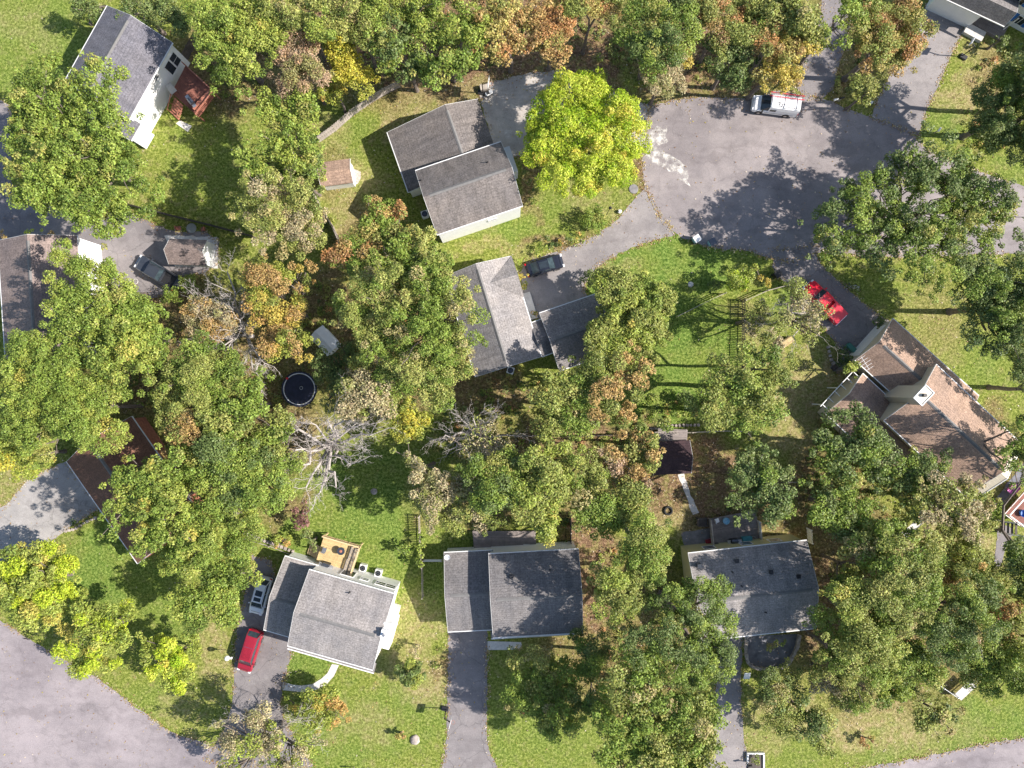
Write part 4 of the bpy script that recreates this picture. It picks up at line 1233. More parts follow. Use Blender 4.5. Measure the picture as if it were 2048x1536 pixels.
# walled patio
t = thing('patio_wall', 'curved stone wall round the dark patio of the yellow house', 'wall', P(1540, 1300))
path = smooth_poly([(1490, 1270), (1491, 1320), (1504, 1334), (1540, 1338), (1572, 1332), (1584, 1310), (1594, 1290), (1597, 1268)], 2, keep=(0, 7))
i0 = 0
rr = random.Random(4)
mb = MB()
pp = [P(*q) - P(1540, 1300) for q in path]
for a, b in zip(pp, pp[1:]):
    d = b - a
    n = max(1, round(d.length / .45))
    for i in range(n):
        q = a.lerp(b, (i + .5) / n)
        hh = rr.uniform(.38, .5)
        mb.box(q.x, q.y, hh / 2, d.length / n * .92, rr.uniform(.3, .4), hh, math.atan2(d.y, d.x) + rr.uniform(-.06, .06))
mb.build('stones', M['stone'], t)
sheet('patio', [(1492, 1272), (1493, 1318), (1506, 1331), (1540, 1335), (1570, 1329), (1581, 1310), (1591, 1290), (1594, 1268)], M['patio'], 0.02, 50, amp=0, structure=True)
def stone_row(label, pts, seed, w=.3):
    r = random.Random(seed)
    o = P(*pts[0])
    mb = MB()
    for a, b in zip([P(*q) for q in pts], [P(*q) for q in pts[1:]]):
        n = max(1, int((b - a).length / .42))
        for i in range(n):
            q = a.lerp(b, (i + .5) / n) - o
            mb.box(q.x, q.y, .1, r.uniform(.28, .42), w * r.uniform(.8, 1.2), r.uniform(.16, .3), r.uniform(-.5, .5) + math.atan2((b - a).y, (b - a).x))
    tag(mb.build('stone_edging', M['stone'], None, o, bevel=.03), label, 'edging')
stone_row('stone edging along the garden bed above the pine deck house', [(478, 1060), (520, 1078), (560, 1092), (590, 1104)], 1, .4)
stone_row('stone edging around the bed by the left concrete driveway', [(128, 1062), (150, 1058), (172, 1044), (196, 1034)], 2)
stone_row('stone edging left of the patio path by the brown house', [(1655, 690), (1660, 716), (1676, 744)], 3, .4)
stone_row('stones along the back fence of the bright lawn', [(1300, 858), (1340, 851), (1400, 850)], 5, .35)

# well cover, boulder, round slab
o = MB().lathe([(0, .09), (.55, .09), (.6, .0)], 0, 0, 0, 24).build('manhole_cover', M['slabs'], None, P(1267, 378)); tag(o, 'round concrete cover near the tip of the curved driveway', 'manhole cover')
def boulder(label, u, v, r, mat='stone', seed=1):
    rnd = random.Random(seed)
    mb = MB()
    prof = [(0, 1), (.45, .92), (.8, .62), (1, .25), (.98, 0)]
    vs, fs = [], []
    n = 14
    for i in range(n):
        for k_, (q, z) in enumerate(prof):
            j = 1 + rnd.uniform(-.12, .12) if k_ else 1
            vs.append((q * r * j * math.cos(i * 2 * math.pi / n), q * r * j * math.sin(i * 2 * math.pi / n), z * r * .55))
    for i in range(n):
        for k_ in range(4):
            a, b = i * 5 + k_, ((i + 1) % n) * 5 + k_
            fs.append((a, b, b + 1, a + 1))
    mb.add(vs, fs)
    tag(mb.build('boulder', M[mat], None, P(u, v), smooth=True), label, 'boulder')
boulder('pale round boulder on the front lawn left of the long driveway', 830, 1479, .62, 'stone', 2)
boulder('grey boulder in the shade right of the dead tree', 748, 983, .4, 'stone', 3)
boulder('pale boulder on the bright lawn below the lime shrub shadow', 1381, 569, .35, 'concrete', 4)

# ------------------------------------------------------------------ vehicles
def loft(sections, cap=True):
    """sections: list of (x, [(y, z)...]) half profile from bottom centre-side up to the middle; mirrored"""
    mb = MB()
    rings = []
    for x, prof in sections:
        ring = [(x, -y, z) for y, z in prof] + [(x, y, z) for y, z in prof[::-1]]
        rings.append(ring)
    n = len(rings[0])
    vs = [p for r in rings for p in r]
    fs = []
    for i in range(len(rings) - 1):
        for j in range(n):
            k = (j + 1) % n
            fs.append((i * n + j, i * n + k, (i + 1) * n + k, (i + 1) * n + j))
    fs.append(tuple(range(n)))
    fs.append(tuple(range((len(rings) - 1) * n, len(rings) * n))[::-1])
    mb.add(vs, fs)
    return mb

def wheels(t, xs, w, r=.34):
    for x in xs:
        for s_ in (-1, 1):
            y = s_ * (w / 2 - .12)
            wh = thing_part_wheel(t, x, y, r)

def thing_part_wheel(t, x, y, r):
    s_ = 1 if y > 0 else -1
    o = MB().torus(x, y, r, r - .1, .11, 22, 8, 'Y').build('wheel', M['rubber'], t)
    mb = MB().tube((x, y - .07, r), (x, y + .07, r), r - .14, n=16)
    mb.build('rim', M['steel'], o)
    return o

def body_sections(L, W, hs, belt=.62, clear=.28):
    """hs: list of (x fraction from front 0..1, deck height, width factor)"""
    out = []
    for f, h, wf in hs:
        x = L / 2 - f * L
        w = W / 2 * wf
        out.append((x, [(w * .9, clear), (w, clear + .12), (w, belt * .9 if h > belt else h * .8), (w * .97, max(h - .1, clear + .2)), (w * .86, h)]))
    return out

def car(name, label, cat, u, v, heading, L, W, paint, body, cab, roof_h, lights=True, sunroofs=(), mirrors=True, roof_paint=None, base=None, wheel_x=None, rails=False):
    """body: [(f, h, wf)], cab: (f_ws_base, f_ws_top, f_rear_top, f_rear_base, belt_h)"""
    p = P(u, v, .7)
    t = thing(name, label, cat, (p.x, p.y, 0), heading)
    loft(body_sections(L, W, body)).build('body', M[paint], t, smooth=False, bevel=.03)
    a, b, c, d, bh = cab
    xa, xb, xc, xd = [L / 2 - q * L for q in (a, b, c, d)]
    wb, wt = W / 2 * .90, W / 2 * .70
    vs = [(xa, -wb * .93, bh), (xa, wb * .93, bh), (xd, wb * .93, bh), (xd, -wb * .93, bh), (xb, -wt, roof_h), (xb, wt, roof_h), (xc, wt, roof_h), (xc, -wt, roof_h)]
    vs[0:4] = [(xa, -wb * .9, bh), (xa, wb * .9, bh), (xd, wb * .9, bh), (xd, -wb * .9, bh)]
    g = MB().add(vs, [(0, 3, 2, 1), (4, 5, 6, 7), (0, 1, 5, 4), (1, 2, 6, 5), (2, 3, 7, 6), (3, 0, 4, 7)])
    g.build('windows', M['blueglass'], t)
    rp = M[roof_paint or paint]
    # roof skin with a slight crown
    nx_ = 6
    secs = []
    for i in range(nx_ + 1):
        f = i / nx_
        x = xb + (xc - xb) * f
        z = roof_h + .035 * math.sin(math.pi * min(max(f, .08), .92))
        secs.append((x, [(wt + .03, roof_h - .05), (wt + .03, roof_h + .01), (wt * .8, z + .025), (wt * .3, z + .04)]))
    loft(secs).build('roof', rp, t)
    # pillars
    xm = (xb + xc) / 2
    for s_ in (-1, 1):
        MB().tube((xa, s_ * wb * .9, bh), (xb, s_ * wt, roof_h), .045, n=4).build('pillar', rp, t)
        MB().tube((xd, s_ * wb * .9, bh), (xc, s_ * wt, roof_h), .06, n=4).build('pillar', rp, t)
        MB().tube((xm, s_ * wb * .9, bh), (xm, s_ * wt, roof_h), .04, n=4).build('pillar', rp, t)
    r = .34 if L < 5 else .38
    for x in (wheel_x or (L / 2 - .19 * L, -L / 2 + .2 * L)):
        for s_ in (-1, 1):
            thing_part_wheel(t, x, s_ * (W / 2 - .07), r)
    if lights:
        for s_ in (-1, 1):
            MB().box(L / 2 - .1, s_ * W * .36, .68, .24, .34, .16).build('headlight', M['lens'], t, bevel=.03)
            MB().box(-L / 2 + .09, s_ * W * .4, .8, .2, .26, .18).build('tail_light', M['tail'], t, bevel=.03)
    MB().box(xa + .06, 0, bh - .015, .03, W * .8, .05).box(L / 2 - .35, 0, .86 if L < 4.8 and bh < .95 else .93, .02, W * .6, .03).build('bonnet_seam', M['black'], t)
    if mirrors:
        for s_ in (-1, 1):
            MB().box(xa - .3, s_ * (W / 2 + .08), bh + .05, .14, .22, .15).build('mirror', M[paint], t, bevel=.03)
    for f0, f1 in sunroofs:
        x0, x1 = xb + (xc - xb) * f0, xb + (xc - xb) * f1
        MB().box((x0 + x1) / 2, 0, roof_h + .075, abs(x1 - x0), wt * 1.3, .03).build('sunroof', M['glass'], t)
    if rails:
        for s_ in (-1, 1):
            MB().box((xb + xc) / 2, s_ * wt * .95, roof_h + .09, abs(xc - xb) * .9, .04, .05).build('roof_rail', M['chrome'], t)
    return t

SEDAN = [(0, .55, .72), (.015, .62, .84), (.06, .74, .95), (.14, .82, .99), (.27, .9, 1), (.34, .93, 1), (.5, .93, 1), (.68, .95, 1), (.8, .97, .99), (.93, .95, .95), (.985, .85, .84), (1, .6, .74)]
def hd(u0, v0, u1, v1):
    """heading from rear pixel to front pixel"""
    return math.atan2(-(v1 - v0), u1 - u0)
t = car('sedan', 'glossy black sedan parked on the curved driveway', 'car', 1089, 531, hd(1060, 541, 1124, 522), 4.75, 1.85, 'blackcar', SEDAN, (.25, .40, .68, .88, .9), 1.42, sunroofs=((.05, .9),))
SUVB = [(0, .6, .72), (.015, .72, .85), (.06, .86, .96), (.14, .95, .99), (.25, 1.0, 1), (.34, 1.02, 1), (.5, 1.02, 1), (.7, 1.03, 1), (.9, 1.03, .99), (.97, .98, .95), (.99, .8, .9), (1, .6, .84)]
t = car('suv', 'silver white SUV with two dark sunroofs in the shade of the pale-roofed house', 'car', 521, 1191, hd(533, 1152, 512, 1226), 4.75, 1.85, 'silver', SUVB, (.21, .37, .86, .95, 1.0), 1.66, sunroofs=((.08, .28), (.36, .66)), rails=True)
t = car('suv', 'maroon SUV with ribbed roof parked on the driveway below the silver one', 'car', 500, 1302, hd(516, 1254, 487, 1346), 5.3, 1.95, 'maroon', SUVB, (.2, .345, .93, .985, 1.02), 1.82)
mb = MB()
for i in range(7):
    mb.box(-.1, -.45 + i * .15, 1.895, 1.3, .035, .02)
mb.build('roof_ribs', M['maroon'], t)
MB().box(-.9, 0, 1.9, .04, 1.2, .03).build('roof_seam', M['chrome'], t)

def pickup(label, u, v, heading, L, W, paint, cabf, roof_h=1.78, rib=False, bumper='chrome'):
    p = P(u, v, .7)
    t = thing('pickup_truck', label, 'pickup truck', (p.x, p.y, 0), heading)
    fr = cabf['rear']
    hs = [(0, .7, .78), (.015, .85, .88), (.06, .97, .97), (.14, 1.03, 1), (cabf['ws'], 1.08, 1), (fr, 1.1, 1), (fr + .01, 1.1, 1)]
    loft(body_sections(L, W, hs, .7, .42)).build('body', M[paint], t, bevel=.03)
    # cab
    xa, xb, xc, xd = [L / 2 - q * L for q in (cabf['ws'], cabf['ws'] + .08, fr - .03, fr)]
    wb, wt, bh = W / 2 * .88, W / 2 * .72, 1.08
    MB().add([(xa, -wb, bh), (xa, wb, bh), (xd, wb, bh), (xd, -wb, bh), (xb, -wt, roof_h), (xb, wt, roof_h), (xc, wt, roof_h), (xc, -wt, roof_h)], [(0, 3, 2, 1), (4, 5, 6, 7), (0, 1, 5, 4), (1, 2, 6, 5), (2, 3, 7, 6), (3, 0, 4, 7)]).build('windows', M['blueglass'], t)
    secs = []
    for i in range(5):
        f = i / 4
        x = xb + (xc - xb) * f
        secs.append((x, [(wt + .04, roof_h - .05), (wt + .04, roof_h + .02), (wt * .8, roof_h + .05), (wt * .3, roof_h + .065)]))
    loft(secs).build('roof', M[paint], t)
    for s_ in (-1, 1):
        MB().tube((xa, s_ * wb, bh), (xb, s_ * wt, roof_h), .05, n=4).build('pillar', M[paint], t)
        MB().tube((xd, s_ * wb, bh), (xc, s_ * wt, roof_h), .07, n=4).build('pillar', M[paint], t)
    # bed
    x0, x1 = xd - .06, -L / 2
    xm, lb = (x0 + x1) / 2, x0 - x1
    mb = MB()
    mb.box(xm, 0, .72, lb - .02, W * .8, .06)
    for s_ in (-1, 1):
        mb.box(xm, s_ * (W / 2 - .1), .85, lb, .19, .62)
    mb.box(x0 - .05, 0, .9, .08, W * .79, .5).box(x1 + .05, 0, .88, .1, W * .79, .58)
    mb.build('bed', M[paint], t)
    MB().box(xm, 0, .757, lb - .2, W * .78, .015).build('bed_floor', M['black'] if not rib else M[paint], t)
    mb = MB()
    for i in range(9):
        mb.box(xm, (-.34 + i * .085) * W, .765, lb - .3, .03, .03)
    for s_ in (-1, 1):
        mb.box(xm, s_ * (W / 2 - .1), 1.175, lb - .05, .12, .03)
    mb.build('bed_liner', M['black'] if not rib else M[paint], t)
    MB().box(x1 - .1, 0, .6, .18, W * .95, .16).build('rear_bumper', M[bumper], t, bevel=.03)
    MB().box(L / 2 + .06, 0, .62, .16, W * .95, .2).build('front_bumper', M[bumper], t, bevel=.05)
    for s_ in (-1, 1):
        MB().box(L / 2 - .07, s_ * W * .36, .82, .2, .34, .18).build('headlight', M['lens'], t, bevel=.03)
        MB().box(x1 + .08, s_ * (W / 2 - .09), .95, .2, .2, .35).build('tail_light', M['tail'], t, bevel=.02)
        MB().box(xa - .25, s_ * (W / 2 + .13), 1.18, .14, .26, .18).build('mirror', M[paint], t, bevel=.03)
        for x in (L / 2 - .17 * L, -L / 2 + .22 * L):
            thing_part_wheel(t, x, s_ * (W / 2 - .07), .4)
    return t
pickup('dark grey pickup with a black-lined bed beside the grey-roofed shed', 315, 545, hd(357, 570, 272, 519), 5.6, 1.95, 'gunmetal', dict(ws=.26, rear=.64))
t = pickup('bright red pickup parked under the sparse tree on the right driveway', 1648, 604, hd(1684, 642, 1612, 567), 6.0, 2.0, 'red', dict(ws=.27, rear=.56), rib=True)
MB().box(-1.95, 0, 1.19, 2.1, 1.9, .05).build('bed_cover', M['red'], t, bevel=.01)

# van with ladder rack
p = P(1551, 210, 1.0)
t = thing('work_van', 'white work van with ladder rack parked at the edge of the road', 'van', (p.x, p.y, 0), hd(1594, 214, 1510, 203))
L, W_ = 5.5, 2.0
VB = [(0, .7, .8), (.012, .85, .9), (.05, 1.0, .97), (.13, 1.08, 1), (.2, 1.14, 1), (.3, 1.16, 1), (1, 1.16, 1)]
loft(body_sections(L, W_, VB, .75, .35)).build('body', M['vanwhite'], t, bevel=.03)
xa, xb = L / 2 - .17 * L, L / 2 - .34 * L
MB().add([(xa, -.9, 1.12), (xa, .9, 1.12), (xb, .9, 1.12), (xb, -.9, 1.12), (xb + .02, -.78, 2.0), (xb + .02, .78, 2.0), (xb - .01, .78, 2.0), (xb - .01, -.78, 2.0)], [(0, 3, 2, 1), (4, 5, 6, 7), (0, 1, 5, 4), (1, 2, 6, 5), (2, 3, 7, 6), (3, 0, 4, 7)]).build('windscreen', M['glass'], t)
loft([(xb + .02, [(.97, 1.1), (.95, 1.5), (.84, 1.98), (.72, 2.06), (.3, 2.1)]), (0, [(.98, 1.1), (.96, 1.5), (.86, 2.0), (.74, 2.1), (.3, 2.14)]), (-L / 2 + .03, [(.98, 1.1), (.96, 1.5), (.86, 2.0), (.74, 2.1), (.3, 2.14)])]).build('cargo_box', M['vanwhite'], t)
for s_ in (-1, 1):
    sw = MB().add([(xb - .05, s_ * .985, 1.2), (xb - .85, s_ * .985, 1.2), (xb - .85, s_ * .925, 1.7), (xb - .3, s_ * .925, 1.7)], [(0, 1, 2, 3)])
    sw = MB().box(xb - .5, s_ * .965, 1.45, .75, .03, .42)
    sw.build('side_window', M['glass'], t)
    MB().box(xa - .2, s_ * 1.12, 1.3, .14, .24, .26).build('mirror', M['black'], t, bevel=.02)
    MB().box(L / 2 - .06, s_ * .72, .8, .16, .34, .2).build('headlight', M['lens'], t, bevel=.02)
    MB().box(-L / 2 - .01, s_ * .9, 1.2, .06, .14, .4).build('tail_light', M['tail'], t)
    for x in (L / 2 - .17 * L, -L / 2 + .22 * L):
        thing_part_wheel(t, x, s_ * .94, .38)
        MB().lathe([(0, .03), (.47, .03), (.47, -.03), (0, -.03)], 0, 0, 0, 20).build('wheel_arch', M['black'], t, (x, s_ * .975, .46)).rotation_euler = (math.pi / 2, 0, 0)
MB().box(-L / 2 - .08, 0, .55, .16, 1.9, .18).build('rear_bumper', M['black'], t)
MB().box(L / 2 + .02, 0, .55, .12, 1.7, .25).build('front_bumper', M['trim'], t, bevel=.04)
mb = MB()
for x in (.6, -.9, -2.4):
    mb.box(x, 0, 2.28, .06, 1.7, .05)
    for s_ in (-.78, .78):
        mb.box(x, s_, 2.18, .06, .06, .2)
mb.build('roof_rack', M['trim'], t)
mb = MB()
rr = random.Random(7)
mb.box(-.15, .3, 2.155, .1, .42, .01).box(.0, .14, 2.155, .3, .07, .01).box(-.5, .36, 2.15, .08, .3, .01).box(-.75, .34, 2.15, .3, .05, .01)
for i in range(11):
    if i not in (3, 7):
        mb.box(-.2 - i * .2, .62, 2.125, rr.uniform(.08, .15), .13, .01, rr.uniform(-.2, .2))
mb.build('lettering', M['gunmetal'], t)
MB().box(-.6, .985, .78, 3.6, .03, .07).box(-.6, -.985, .78, 3.6, .03, .07).build('side_moulding', M['gunmetal'], t)
lt = ladder('red-railed ladder carried on the rack of the white van', 0, 0, 2.34, 4.2, 0, .45, 'steel')
lt.location = Vector((p.x, p.y, 2.36)) + Matrix.Rotation(t.rotation_euler.z, 3, 'Z') @ Vector((-.85, -.66, 0))
lt.rotation_euler.z = t.rotation_euler.z
for ch in lt.children:
    if ch.name.startswith('rail'):
        ch.data.materials[0] = M['red']

# skip the camera-side clutter of the grey deck: small real items
chair('folding chair standing at the top of the cluttered grey deck', 1472, 1035, .7, 2.0, 'black')
chair('white chair frame on the cluttered grey deck beside the blue tub', 1432, 1040, .7, .3, 'white')
for i, (lb, u, v, sx, sy, sz, mt, rz) in enumerate((('low red mower beside the wall left of the grey deck', 1418, 1082, 1.0, .6, .4, 'maroon', .2), ('yellow-framed box left on the corner of the grey deck', 1432, 1090, .5, .6, .4, 'darkwood', .1), ('wooden pallet stack right of the green chest', 1668, 735, .8, .5, .3, 'darkwood', .6))):
    o = MB().box(0, 0, sz / 2, sx, sy, sz).box(0, 0, sz + .04, sx * .7, sy * .7, .08).build('box', M[mt], None, P(u, v, 0 if i != 1 else .7), rz, bevel=.03)
    tag(o, lb, 'box')
t = thing('patio_table', 'round table in shade behind the trailer yard by the dark fence', 'table', P(388, 459))
MB().lathe([(0, .74), (.6, .74), (.62, .7), (0, .7)], 0, 0, 0, 22).build('tabletop', M['steel'], t)
MB().tube((0, 0, 0), (0, 0, .7), .06).build('pedestal', M['black'], t)
chair('metal chair left of the round table by the dark fence', 361, 458, 0, .2, 'redrail')
chair('metal chair right of the round table by the dark fence', 409, 460, 0, 3.1, 'redrail')
# hay-coloured tarp bundle on the sparse lawn
o = MB().box(0, 0, .35, 1.5, .8, .7).build('hay_bale', M['pine'], None, P(1571, 684), .6, bevel=.08); tag(o, 'pale straw bale on the dry lawn below the red pickup', 'bale')
# ------------------------------------------------------------------ trees
PAL = {  # lists of (weight, colour)
 'G': [(5, (.205, .275, .050)), (3, (.27, .335, .065)), (2, (.13, .185, .035)), (1, (.34, .34, .09))],
 'D': [(5, (.15, .20, .06)), (3, (.195, .24, .08)), (2, (.08, .125, .038)), (1, (.22, .26, .08))],
 'Y': [(5, (.29, .34, .065)), (3, (.35, .385, .085)), (3, (.20, .255, .05)), (1, (.44, .40, .09))],
 'L': [(5, (.40, .48, .04)), (4, (.48, .53, .07)), (3, (.27, .39, .02)), (1, (.52, .46, .07))],
 'K': [(5, (.27, .30, .075)), (3, (.34, .35, .10)), (2, (.175, .21, .05)), (1, (.38, .33, .14))],
 'O': [(4, (.42, .29, .11)), (3, (.42, .36, .11)), (3, (.25, .26, .07)), (2, (.46, .25, .10)), (1, (.28, .17, .08))],
 'P': [(4, (.44, .32, .20)), (3, (.40, .27, .15)), (3, (.29, .27, .10))],
 'B': [(4, (.40, .34, .19)), (3, (.31, .30, .12)), (2, (.44, .38, .21))],
 'W': [(4, (.48, .43, .06)), (4, (.38, .39, .07)), (1, (.50, .36, .05)), (2, (.27, .32, .04))],
 'M': [(4, (.22, .11, .10)), (3, (.29, .16, .13)), (1, (.13, .07, .06))],
 'A': [(4, (.46, .37, .08)), (4, (.30, .33, .06)), (2, (.48, .31, .10)), (2, (.20, .23, .05))],
}
def leaf_mesh(name, clumps, leaf, rng, flat=.6, per=120, upright=.8):
    """clumps: array (n, 3+1+3) of centre, radius, colour"""
    P_, T_, B_, Cc = [], [], [], []
    for c in clumps:
        r = c[3]
        n = int(per * r * r) + 10
        d = rng.normal(size=(n, 3))
        d /= np.linalg.norm(d, axis=1)[:, None]
        rad = rng.uniform(.35, 1.0, n) ** .6
        pos = d * rad[:, None] * np.array([1, 1, flat]) * r + c[:3]
        nor = d * .55 + rng.normal(size=(n, 3)) * .55
        nor[:, 2] += upright
        nor /= np.linalg.norm(nor, axis=1)[:, None]
        tv = rng.normal(size=(n, 3))
        tv -= nor * np.sum(tv * nor, 1)[:, None]
        tv /= np.linalg.norm(tv, axis=1)[:, None]
        bv = np.cross(nor, tv)
        s = rng.uniform(.65, 1.35, n)[:, None]
        P_.append(pos)
        T_.append(tv * s * leaf[0] / 2)
        B_.append(bv * s * leaf[1] / 2)
        col = c[4:7][None, :] * rng.uniform(.62, 1.6, (n, 1)) * (1 + rng.normal(size=(n, 3)) * .05)  # random leaf tone; the wide brightness spread also paints in bright sun highlights
        Cc.append(col)
    p, t, b, col = map(np.concatenate, (P_, T_, B_, Cc))
    n = len(p)
    v = np.stack([p - t, p + b, p + t, p - b], 1).reshape(-1, 3)
    me = bpy.data.meshes.new(name)
    me.vertices.add(4 * n)
    me.vertices.foreach_set('co', v.astype(np.float32).ravel())
    me.loops.add(4 * n)
    me.loops.foreach_set('vertex_index', np.arange(4 * n, dtype=np.int32))
    me.polygons.add(n)
    me.polygons.foreach_set('loop_start', np.arange(n, dtype=np.int32) * 4)
    me.update(calc_edges=True)
    at = me.attributes.new('tint', 'FLOAT_COLOR', 'FACE')
    cc = np.concatenate([np.clip(col, 0, .85), np.ones((n, 1))], 1).astype(np.float32)
    at.data.foreach_set('color', cc.ravel())
    me.materials.append(M['leaf'])
    return me, n

def limb(mb, a, b, r0, r1, rnd, bend=.12, n=3, sides=6):
    pts = [Vector(a)]
    L = (Vector(b) - Vector(a)).length
    for i in range(1, n):
        f = i / n
        q = Vector(a).lerp(Vector(b), f) + Vector((rnd.uniform(-1, 1), rnd.uniform(-1, 1), rnd.uniform(-.4, 1))) * L * bend
        pts.append(q)
    pts.append(Vector(b))
    for i in range(n):
        mb.tube(pts[i], pts[i + 1], r0 + (r1 - r0) * i / n, r0 + (r1 - r0) * (i + 1) / n, sides)
    return pts

LEAVES = 0
def tree(label, kind, zm, lobes, name='tree', cat='tree', dens=1.0, leaf=None, squash=.75, per=None, seed=None, group=None, trunk=True, twigs=0, mixk=None, mixw=0.0, fixed=False, tight=False):
    """lobes: (u, v, radius px[, kind]) of the crown as the photograph shows it, zm: height of its middle"""
    global LEAVES
    seed = seed if seed is not None else int(abs(lobes[0][0] * 31 + lobes[0][1] * 17 + zm * 7)) % 99991
    rng = np.random.RandomState(seed)
    rnd = random.Random(seed)
    if zm >= 7 and cat == 'tree' and not fixed:
        zm *= 1.15
    k = (H - zm) / H / S
    L3 = []
    q_ = rnd.uniform(.82, 1.2)
    if leaf is None:
        leaf = (.215 * q_, .135 * q_)
    if per is None:
        per = 270 / q_ ** 2
    rk = rnd.uniform(.8, 1.15)
    squash = squash * rnd.uniform(.85, 1.15)
    for l in lobes:
        z = zm * rnd.uniform(.93, 1.07)
        p = P(l[0], l[1], z)
        L3.append((p, l[2] * k * (1.25 if cat == 'tree' and not tight else 1.12), l[3] if len(l) > 3 else kind))
    wsum = sum(l[1] ** 2 for l in L3)
    base = sum((l[0] * (l[1] ** 2) for l in L3), Vector()) / wsum
    base.z = 0
    root = thing(name, label, cat, base, 0, group)
    cl = []
    for (p, R, kd) in L3:
        pal = PAL[kd]
        ws = np.array([w_ for w_, _ in pal], float)
        ws /= ws.sum()
        n = max(3, int(2.9 * R * R * dens)) if R > 1.2 else 4
        rc0 = min(1.0 * rk, R * .42)
        # a few broad shoulders make the outline uneven
        sh = rng.normal(size=(7, 3))
        sh /= np.linalg.norm(sh, axis=1)[:, None]
        amp = rng.uniform(-.38, .24, 7)
        ci = rng.choice(len(pal), p=ws)
        pd = rng.normal(size=(3, 3))
        pd /= np.linalg.norm(pd, axis=1)[:, None]
        for i in range(n):
            d = rng.normal(size=3)
            d[2] = abs(d[2]) * .9 - .25
            d /= np.linalg.norm(d)
            bulge = 1 + sum(a_ * max(0, float(d @ s_)) ** 3 for a_, s_ in zip(amp, sh))
            u = rng.uniform(.0, 1) ** .38
            rc = rc0 * rng.uniform(.45, 1.2)
            if rng.rand() < .12 and R > 1.5:
                u, rc = rng.uniform(1.05, 1.28), rc0 * .5
            q = np.array([d[0], d[1], d[2] * squash]) * max(R * bulge - rc * .6, .1) * u
            # colour drifts through the crown, with odd branches turned
            if rng.rand() < .45:
                ci = rng.choice(len(pal), p=ws)
            col = np.array(pal[ci][1])
            if mixk and (float((pd @ d).max()) > 1 - mixw * .75 or rng.rand() < .06):
                col = np.array(PAL[mixk][0][1])
            cl.append(np.concatenate([np.array(p - base) + q, [rc], col]))
    me, n = leaf_mesh('crown', cl, leaf, rng, per=per)
    LEAVES += n
    o = bpy.data.objects.new('crown' if cat == 'tree' else 'foliage', me)
    C.objects.link(o)
    o.parent = root
    if trunk:
        mb = MB()
        Rm = math.sqrt(wsum)
        tr = min(.38, .09 + Rm * .035)
        top = Vector((rnd.uniform(-.3, .3), rnd.uniform(-.3, .3), zm * .55))
        limb(mb, (0, 0, -.05), top, tr, tr * .75, rnd, .02, 3, 8)
        mb.tube((0, 0, -.05), (0, 0, .5), tr * 1.4, tr, 8)
        idx = rng.choice(len(cl), size=min(len(cl), 10 + twigs + 3 * len(L3)), replace=False)
        for (p, R, kd) in L3:
            e = p - base + Vector((0, 0, -R * squash * .2))
            pts = limb(mb, top, e, tr * .6, tr * .28, rnd, .08, 3, 6)
        for j in idx:
            q = Vector(cl[j][:3])
            near = min(L3, key=lambda l: (l[0] - base - q).length)
            st = top.lerp(near[0] - base, rnd.uniform(.4, .95))
            limb(mb, st, q * 1.0, tr * .22, .03, rnd, .1, 3, 5)
        mb.build('trunk' if cat == 'tree' else 'stem', M['bark'], root)
    return root

def dead_tree(label, base_uv, tips, z, seed, trunk_r=.28, fork=2.2, depth=4, spread=.5):
    rnd = random.Random(seed)
    b = P(*base_uv, 0)
    t = thing('bare_tree', label, 'tree', b)
    mt, mbr = MB(), MB()
    limb(mt, (0, 0, 0), (rnd.uniform(-.2, .2), rnd.uniform(-.2, .2), fork), trunk_r * 1.15, trunk_r, rnd, .03, 3, 9)
    def grow(a, b, r, lev):
        n = 4 if lev < 3 else 3
        r = max(r, .012)
        pts = limb(mbr, a, b, r, r * .5, rnd, .09, n, 6 if lev < 2 else 3)
        if lev >= depth:
            return
        L = (b - a).length
        d = (b - a).normalized()
        for i in range(1, n + 1):
            for _ in range(2 if lev < 3 else 1 + (rnd.random() < .5)):
                s = d.cross(Vector((rnd.uniform(-1, 1), rnd.uniform(-1, 1), rnd.uniform(-1, 1)))).normalized()
                e = pts[i] + (d * rnd.uniform(.5, 1.0) + s * rnd.uniform(.4, .9)) * L * rnd.uniform(.22, .45)
                e.z = max(e.z, 1.0)
                grow(pts[i], e, r * (1 - .12 * i) * .42, lev + 1)
    for (u, v, dz) in tips:
        e = P(u, v, z + dz) - b
        grow(Vector((0, 0, fork * rnd.uniform(.8, 1))), e, trunk_r * .62, 1)
    mt.build('trunk', M['deadbark'], t)
    mbr.build('branches', M['deadbark'], t)
    return t

T = tree
# --- top left
T('great pale green oak covering the corner of the slate-roofed house', 'G', 11, [(105, 195, 78), (190, 185, 60), (60, 180, 45), (100, 290, 85), (190, 290, 85), (245, 350, 68), (160, 370, 85), (90, 360, 60), (225, 420, 55), (170, 425, 40), (60, 260, 50)], twigs=20)
T('dark tree above the slate roof at the top edge', 'D', 5, [(170, 12, 30), (290, 18, 45), (345, 40, 40)], dens=.9)
T('small bright shrub on the lawn above the slate-roofed house', 'Y', 1.6, [(168, 36, 22)], name='shrub', cat='shrub')
